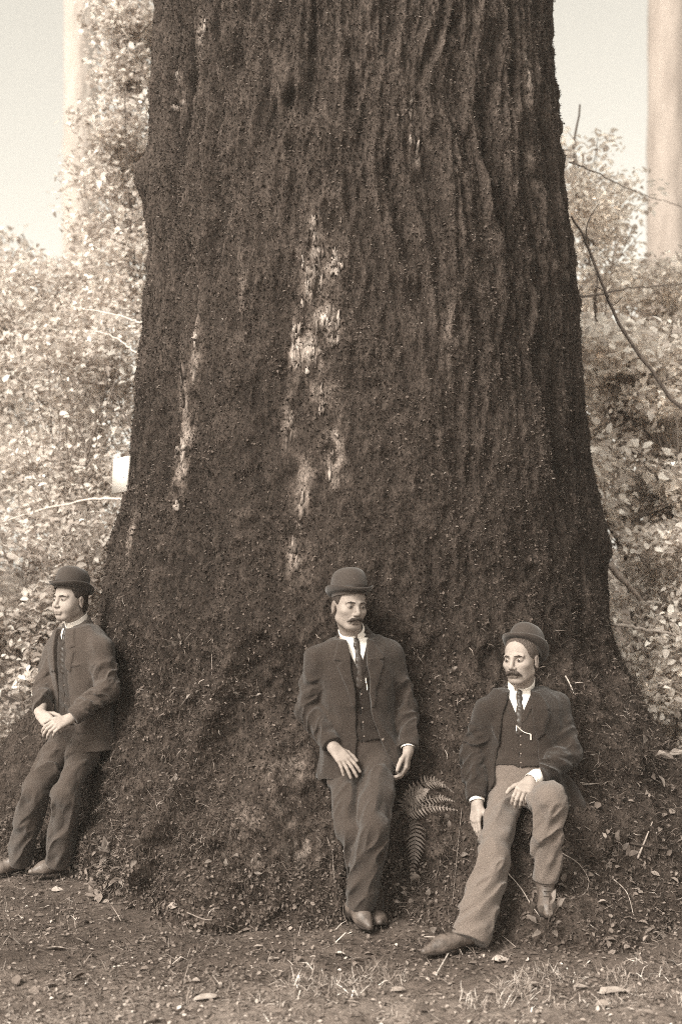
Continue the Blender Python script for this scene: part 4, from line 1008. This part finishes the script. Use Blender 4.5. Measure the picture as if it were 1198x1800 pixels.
# the seated man on the right
build_man(dict(label='man with moustache and pushed-back bowler hat, sitting at right with one knee raised', seed=8.0, stand=P(800, 1690, 5.42),
    head=yaw_frame(P(915, 1161, 6.02), 34, 2, -2), neck=P(914, 1214, 6.10), hip=P(916, 1392, 6.06), yaw=12, collar_yaw=26, wide=1.02,
    shoulder=[P(858, 1250, 6.07), P(978, 1240, 6.10)], elbow=[P(830, 1326, 6.10), P(1000, 1324, 6.02)], wrist=[P(838, 1412, 5.96), P(930, 1374, 5.84)],
    hand=[dict(dirv=P(834, 1445, 5.94) - P(838, 1412, 5.96), palm=(.75, .5, .1), thumb=1, curls=[(14, 20, 12), (16, 22, 12), (20, 24, 14), (24, 26, 14)], spread=.04),
          dict(dirv=P(912, 1398, 5.74) - P(930, 1374, 5.84), palm=(-.15, .45, -.85), thumb=-1, curls=[(52, 34, 18), (54, 34, 18), (56, 36, 18), (58, 38, 20)], spread=.05)],
    hips=[P(888, 1398, 6.04), P(945, 1398, 6.04)], knee=[P(868, 1502, 5.66), P(966, 1404, 5.58)], ankle=[P(828, 1640, 5.50), P(957, 1548, 5.68)],
    hem_drop=(.035, -.01), hem=(.085, .058),
    boot=[(G(P(838, 1682, 5.56)), G(P(740, 1694, 5.40)), None), (P(955, 1585, 5.74), P(963, 1616, 5.56), (0, -.5, 1))],
    opening=[(-.052, 1.05), (-.055, .92), (-.075, .74), (-.105, .4), (-.125, .12), (-.17, -.10), (-.20, -.5), (.22, -.5), (.17, -.10), (.125, .12), (.090, .36), (.070, .74), (.060, .92), (.055, 1.05)],
    vest_bottom=.27, vest_v=.70, vest_w=.052, chain=[(-.012, .66), (.02, .60), (.055, .575)], jacketmat=j_dark, trousermat=t_light, vestmat=v_mid, hairmat='fairhair', browmat='brownhair', moustache=1.15, mousmat='brownhair', hairline=-.054, collar_h=.066,
    hat=dict(tilt=37, shift=(0, .040, -.010), dz=.058), cuffs=[.016, .016], skin=.29, lapel_bottom=.5, lapel_w=.06, jacket_bottom=-.16, gaze=(-.1, -1, -.05),
    jacket_extra=[('+', rcone(P(985, 1385, 6.10), P(1012, 1418, 6.02), .07, .05, flat=(np.array([0, 1., 0]), 1.6)), .05)]))

# ------------------------------------------------------------------ ground cover, ferns, plants, twigs
def surf(px, py):
    """first point of the place along a pixel's ray: ground or root flare; returns point, normal, whether on the trunk"""
    d = np.linspace(4.2, 8.2, 1200); pt = np.stack([(px - CX) / FPX * d, d, CAMZ - (py - HY) / FPX * d], -1)
    rel = pt[:, :2] - TC; th = np.degrees(np.arctan2(rel[:, 0], -rel[:, 1])); r = np.linalg.norm(rel, axis=1)
    it = r < trunk_base(th, pt[:, 2]) + trunk_disp(th, pt[:, 2])[0]; ig = pt[:, 2] < ground_h(pt[:, 0], pt[:, 1])
    k = int(np.argmax(it | ig))
    if it[k]:
        n = trunk_normals(th[k:k + 1], pt[k:k + 1, 2])[1][0]; return pt[k], n, True
    return pt[k], np.array([0, 0, 1.0]), False

n_l = 60000
lx = rng.uniform(-3.3, 3.3, n_l); ly = 8.0 - 4.3 * rng.random(n_l) ** 0.8
th = np.degrees(np.arctan2(lx - TC[0], -(ly - TC[1]))); rr = np.hypot(lx - TC[0], ly - TC[1])
k = rr > trunk_base(th, np.zeros(n_l)) - 0.05
k &= rng.random(n_l) < np.clip(0.4 + 1.6 * (fbm(np.stack([lx * 2.2, ly * 2.2, 0 * lx], -1), 3) - 0.35), 0.3, 1)
lx, ly = lx[k], ly[k]; pts = np.stack([lx, ly, ground_h(lx, ly) + rng.uniform(0.001, 0.010, len(lx))], -1)
tn = 0.095 * np.exp(rng.normal(0, 0.55, len(lx))) + 0.15 * np.clip((5.4 - ly) / 0.7, 0, 1) * rng.random(len(lx))  # nearest litter paler: drier leaves, plus foreground sunlight painted into their tone
g = Geo()
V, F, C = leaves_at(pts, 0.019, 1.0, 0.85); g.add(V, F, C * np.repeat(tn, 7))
big = rng.choice(len(pts), 260, replace=False); V, F, C = leaves_at(pts[big] + [0, 0, .004], 0.050, 0.12, 0.8); g.add(V, F, C)
n_t = 9000; q = rng.choice(len(pts), n_t); V, F, C = blades(pts[q], np.tile([0, 0, .25], (n_t, 1)), rng.uniform(.03, .12, n_t), rng.uniform(.002, .004, n_t), 0.12 * np.exp(rng.normal(0, .6, n_t)), rng.uniform(-.05, .15, n_t), .6, 2); g.add(V, F, C)
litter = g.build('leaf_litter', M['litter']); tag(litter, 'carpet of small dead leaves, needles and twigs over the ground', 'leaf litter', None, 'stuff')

def on_flare(n, th0, th1, z0, z1):
    th = rng.uniform(th0, th1, n); z = z0 + (z1 - z0) * rng.random(n) ** 1.6
    return trunk_normals(th, z)
g = Geo(); V, F, C = leaves_at(TUFT[0] + TUFT[1] * .004, .015, 1.0, .5, TUFT[1] * .7 + np.array([0, 0, .7])); g.add(V, F, np.minimum(C * np.repeat(TUFT[2], 7), .11))
tag(g.build('moss_tufts', M['moss'], tree), 'tiny moss leaves and ferns tufted over the bark', kind='stuff')
g = Geo()
for (n, a, b, z0, z1, sz, tn_) in ((4200, -100, 75, 0.0, .30, .020, .12), (2200, -100, 75, .2, 1.2, .017, .10), (260, 20, 80, 0, .7, .045, .17), (160, -70, -40, .0, .2, .045, .18)):
    p_, n_ = on_flare(n, a, b, z0, z1); V, F, C = leaves_at(p_ + n_ * .008, sz, tn_, .5, n_ * 1.1 + np.array([0, 0, .5])); g.add(V, F, C)
tag(g.build('root_litter', M['litter'], tree), 'dead leaves and small ivy caught on the roots', kind='stuff')

n_g = 9000
gx_ = rng.normal(.5, .5, n_g); gy_ = rng.normal(5.05, .2, n_g); gk = (gy_ > 4.5) & (gy_ < 5.4) & (fbm(np.stack([gx_ * 6, gy_ * 6, 0 * gx_], -1), 3) > .5); gx_, gy_ = gx_[gk], gy_[gk]
pp = np.stack([gx_, gy_, ground_h(gx_, gy_)], -1); m = len(pp)
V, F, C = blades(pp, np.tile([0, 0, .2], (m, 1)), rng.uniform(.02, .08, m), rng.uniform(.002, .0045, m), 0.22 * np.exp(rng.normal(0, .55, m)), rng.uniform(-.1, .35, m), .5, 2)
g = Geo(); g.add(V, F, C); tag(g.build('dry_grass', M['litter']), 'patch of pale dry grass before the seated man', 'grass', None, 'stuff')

def leaf_obj(name, base, d, n, L, W, tone, parent=None, mat='leaf', curl=.12):
    d = nrmz(d); n = nrmz(np.asarray(n) - d * (np.asarray(n) @ d)); s = np.cross(d, n)
    ts = np.array([0, .12, .35, .62, .84, 1.0]); ws = np.array([.06, .55, 1.0, .82, .42, .03]) * W / 2
    V = []
    for t, w in zip(ts, ws):
        c = base + d * L * t + n * L * (curl * math.sin(t * 2.6) - .25 * curl * t * t)
        V += [c - s * w + n * w * .35, c, c + s * w + n * w * .35]
    V = np.array(V) + rng.normal(0, L * .022, (18, 3))
    F = [(i * 3 + j, i * 3 + j + 1, i * 3 + j + 4, i * 3 + j + 3) for i in range(5) for j in range(2)]
    return mesh_np(name, V, np.array(F), M[mat], parent, True, sepa(tone * rng.uniform(.75, 1.25, 18)))

def plant(name, label, px, py, n, spread, L, tone, group=None, W=.5, cat='plant', up=.5):
    p, nr, on = surf(px, py); t = empty(name)
    for q in range(n):
        e = p + (nr * .6 + np.array([0, 0, up]) + rng.normal(0, .8, 3) * np.array([1, .5, .7])) * spread * rng.uniform(.5, 1.1)
        g = Geo(); g.tube(spline([p - nr * .015, (p + e) / 2 + [0, 0, spread * .15], e], 8), .0016, .09, 4); g.build('stem', M['wood'], t, True)
        dr = nrmz(e - p + rng.normal(0, .3, 3) * spread + np.array([0, -.3 * spread, -.1 * spread]))
        leaf_obj('leaf', e, dr, nr * .7 + np.array([0, -.5, .8]) + rng.normal(0, .3, 3), L * rng.uniform(.7, 1.2), L * W * rng.uniform(.8, 1.2), tone * rng.uniform(.7, 1.3), t)
    tag(t, label, cat, group); rebase(t, p); return t
plant('salal_plant', 'low plant with broad pale leaves beside the left man\'s boot', 198, 1512, 12, .055, .07, .26)
plant('salal_plant', 'small leafy plant on the ground left of the central root', 245, 1520, 6, .07, .06, .22)
plant('ivy_plant', 'small round-leaved plant growing between the middle man and the seated man\'s leg', 745, 1600, 11, .09, .042, .22, None, .8)
plant('ivy_plant', 'round-leaved sprig climbing left of the seated man\'s thigh', 792, 1500, 8, .10, .035, .20, None, .8)
plant('saxifrage_plant', 'rosette of leaves just under the seated man\'s raised boot', 962, 1640, 14, .075, .062, .24, None, .45)
plant('salal_plant', 'spray of pale leaves on the root at the right edge', 1135, 1325, 11, .11, .075, .30)
plant('saxifrage_plant', 'leafy clump on the slope at the lower right', 1085, 1520, 9, .08, .055, .22, None, .6)
plant('root_sprig', 'bright leaf sprig on the trunk right of the left man\'s shoulder', 318, 1135, 7, .07, .045, .22, None, .4)
plant('root_sprig', 'leaf sprig on the crease of the central root', 352, 1212, 6, .07, .045, .26, None, .4)
plant('root_sprig', 'leafy sprig trailing on the root above the clump of low leaves', 300, 1392, 6, .08, .05, .28, None, .35)
plant('root_sprig', 'small pale sprig on the mossy root left of the middle man\'s elbow', 430, 1228, 6, .05, .035, .26, None, .5)
plant('root_sprig', 'tiny sprig on the bark above the seated man\'s shoulder', 790, 1188, 5, .04, .035, .26, None, .5)
plant('root_sprig', 'leafy sprig low on the central root by the ground', 440, 1545, 7, .08, .05, .24, None, .35)
plant('root_sprig', 'pale two-leaved sprig at the foot of the central root', 400, 1520, 4, .05, .045, .30, None, .5)

def frond(parent, pts, n, plen, tone, side):
    """one fern frond: a rachis with leaflets along both sides"""
    pts = spline(pts, n + 2); g = Geo(); g.tube(pts, np.linspace(.0025, .001, n + 2), tone * .7, 5)
    T = np.gradient(pts, axis=0); T /= np.linalg.norm(T, axis=1)[:, None]
    for i in range(2, n + 2):
        f = (i - 1) / n; l = plen * (math.sin(min(1.0, f * 1.6 + .15) * 1.57) * (1 - max(0, f - .35) / .70))
        sd = nrmz(side - T[i] * (side @ T[i])); nn = np.cross(T[i], sd)
        for s in (-1, 1):
            d = nrmz(sd * s + T[i] * .35 + nn * rng.normal(0, .12) + np.array([0, 0, -.15])); w = T[i] * plen * .11
            b = pts[i]; m = b + d * l * .5 + nn * l * .06; e = b + d * l + np.array([0, 0, -.12]) * l + T[i] * l * .12
            g.add(np.array([b - w, b + w, m + w * .9, m - w * .7, e]), [[0, 1, 2, 3]], tone * rng.uniform(.8, 1.25)); g.F3.append(np.array([[3, 2, 4]], dtype=np.int32) + g.n - 5)
    return g.build('frond', M['fern'], parent)
def fern(label, fronds, base_px, off=.03):
    t = empty('sword_fern'); b, nr, _ = surf(*base_px)
    for (pp_, n, plen, tone, side) in fronds:
        pts = [b - nr * .01]
        for i, (x, y) in enumerate(pp_):
            q, qn, _ = surf(x, y); pts.append(P(x, y, q[1] - off - .03 * i))
        frond(t, pts, n, plen, tone, np.asarray(side, dtype=float))
    tag(t, label, 'fern'); rebase(t, b); return t
fern('sword fern with arching fronds at the middle man\'s hanging hand', [
    ([(716, 1398), (745, 1376), (770, 1374), (796, 1392)], 20, .060, .24, (-.2, -.5, 1)),
    ([(712, 1408), (735, 1396), (752, 1388)], 14, .075, .20, (.4, -.2, 1)),
    ([(735, 1412), (770, 1402), (797, 1408)], 18, .042, .28, (0, -.5, 1)),
    ([(722, 1428), (760, 1418), (802, 1424)], 20, .050, .28, (0, -.4, 1)),
    ([(728, 1450), (729, 1480), (727, 1510), (722, 1542)], 17, .068, .11, (1, -.3, 0)),
    ([(700, 1425), (690, 1440), (684, 1462)], 12, .045, .12, (1, -.3, .3))], (712, 1432))
fern('small fern frond on the root beside the left man\'s knee', [([(190, 1405), (176, 1418), (160, 1432)], 14, .035, .30, (.3, -.4, 1)), ([(205, 1412), (212, 1432)], 10, .03, .2, (1, -.4, .2))], (202, 1420), .015)
fern('thin fern frond low on the central root near the ground', [([(505, 1512), (480, 1522), (452, 1540)], 14, .03, .24, (.2, -.4, 1))], (512, 1508), .012)

def twig(label, pxs, rad, tone, name='fallen_twig', cat='twig', lift=.006):
    pts = []
    for x, y in pxs:
        p, n, _ = surf(x, y); pts.append(p + n * lift)
    g = Geo(); g.tube(spline(pts, 20), np.linspace(rad, rad * .5, 20), tone, 6); return tag(g.build(name, M['wood'], None, True), label, cat)
twig('pale straw standing in front of the seated man\'s outstretched boot', [(766, 1722), (784, 1690), (803, 1655)], .004, .5, 'straw_stalk', 'straw', .02)
twig('forked dead twig on the slope at the right edge', [(1118, 1512), (1130, 1482), (1144, 1448)], .006, .3, lift=.012)
twig('dark stick lying across the slope at the right edge', [(1105, 1482), (1140, 1492), (1185, 1500)], .006, .05, lift=.012)
twig('thin looping vine on the slope right of the raised boot', [(985, 1498), (1015, 1520), (1032, 1550), (1022, 1575), (985, 1582), (962, 1576)], .0028, .26, 'vine_stem', 'vine')
twig('bent pale twig between the seated man\'s legs', [(890, 1532), (915, 1562), (932, 1590), (948, 1612)], .0035, .36)
twig('pale twig on the slope below the right hand edge plants', [(1075, 1545), (1100, 1570), (1112, 1610)], .003, .36)
twig('short pale stick by the seated man\'s jacket tail', [(1018, 1377), (1035, 1379), (1052, 1378)], .004, .34)
twig('pale stick on the trunk behind the seated man\'s shoulder', [(992, 1188), (1000, 1204), (1006, 1220)], .005, .5)
twig('dangling rootlet beside the seated man\'s knee at the fern', [(812, 1420), (806, 1480), (800, 1540), (795, 1590)], .0022, .2, 'rootlet', 'root')
twig('dangling rootlet left of the middle man\'s legs', [(574, 1470), (583, 1500), (586, 1540), (590, 1570)], .0025, .22, 'rootlet', 'root')
twig('slender stem trailing down the bark between the left man and centre', [(375, 1125), (374, 1155), (374, 1185)], .003, .3, 'vine_stem', 'vine')
twig('thin vine trailing from the small fern at the left', [(196, 1440), (205, 1470), (225, 1490)], .0022, .25, 'vine_stem', 'vine')
twig('long twig on the ground in front of the central root', [(330, 1605), (365, 1618), (400, 1612)], .004, .2)
twig('dry stalk arching over the seated man\'s boot', [(745, 1658), (775, 1660), (800, 1668), (812, 1690)], .0028, .36, 'straw_stalk', 'straw', .03)

def fallen(label, px, py, L, W, tone, group=None, name='fallen_leaf'):
    p, n, _ = surf(px, py); a = rng.uniform(-.6, .6); d = np.array([math.cos(a), math.sin(a) * .6, 0]); n = n + rng.normal(0, .28, 3)
    return tag(leaf_obj(name, p + np.array([0, 0, .010]) - d * L / 2, d, n, L, W, tone, None, 'litter', .03), label, 'leaf', group)
fallen('bright pale leaf on the ground below the middle man\'s boots', 598, 1682, .06, .055, .5)
fallen('long curled pale leaf on the ground beneath the left man', 100, 1672, .11, .035, .30)
fallen('flat pale leaf at the bottom edge left of centre', 362, 1760, .11, .045, .34)
fallen('broad pale leaf behind the seated man\'s outstretched boot', 878, 1692, .075, .06, .34)
fallen('large pale leaf at the bottom right corner', 1078, 1748, .13, .06, .3)
fallen('thin pale leaf flat on the ground right of the brightest leaf', 632, 1692, .08, .025, .38)
fallen('pale leaf on the litter just below the left man\'s boot', 100, 1568, .06, .04, .36)
for x, y, w in ((90, 1736, 'nearest the bottom left corner'), (228, 1724, 'by itself on bare earth at the lower left'), (345, 1728, 'just above the flat leaf at the bottom edge'), (203, 1620, 'on the litter below the left man and low plant'),
                (455, 1668, 'under the foot of the central root'), (305, 1596, 'highest on the litter left of the central root'), (480, 1690, 'on bare earth midway to the middle man\'s boots')):
    fallen('small pale fallen leaf ' + w, x, y, .05, .035, .26, 'small pale leaves on the ground')
for x, y, w in ((1020, 1740, 'left of the large pale corner leaf'), (940, 1735, 'below the seated man\'s raised boot'), (700, 1745, 'at the left end of the grass patch'), (860, 1750, 'at the bottom edge below the outstretched leg')):
    fallen('small dull leaf in the dry grass ' + w, x, y, .06, .04, .24, 'small leaves in the dry grass')

# ------------------------------------------------------------------ misty air
HAZE = 0.0021
V, F = box_between(np.array([0, 45, 21.0]), np.array([1., 0, 0]), np.array([0, 1., 0]), np.array([0, 0, 1.]), 126, 112, 23.5)
hz = bpy.data.materials.new('misty_air'); hz.use_nodes = True; hz.node_tree.nodes.clear()
vo = hz.node_tree.nodes.new('ShaderNodeVolumePrincipled'); oo = hz.node_tree.nodes.new('ShaderNodeOutputMaterial')
vo.inputs['Color'].default_value = (0.97, 0.94, 0.88, 1); vo.inputs['Density'].default_value = HAZE; vo.inputs['Anisotropy'].default_value = 0.2
hz.node_tree.links.new(vo.outputs[0], oo.inputs['Volume'])
tag(mesh_np('haze', V, F, hz, None, False), 'thin pale mist filling the forest air', 'haze', None, 'stuff')
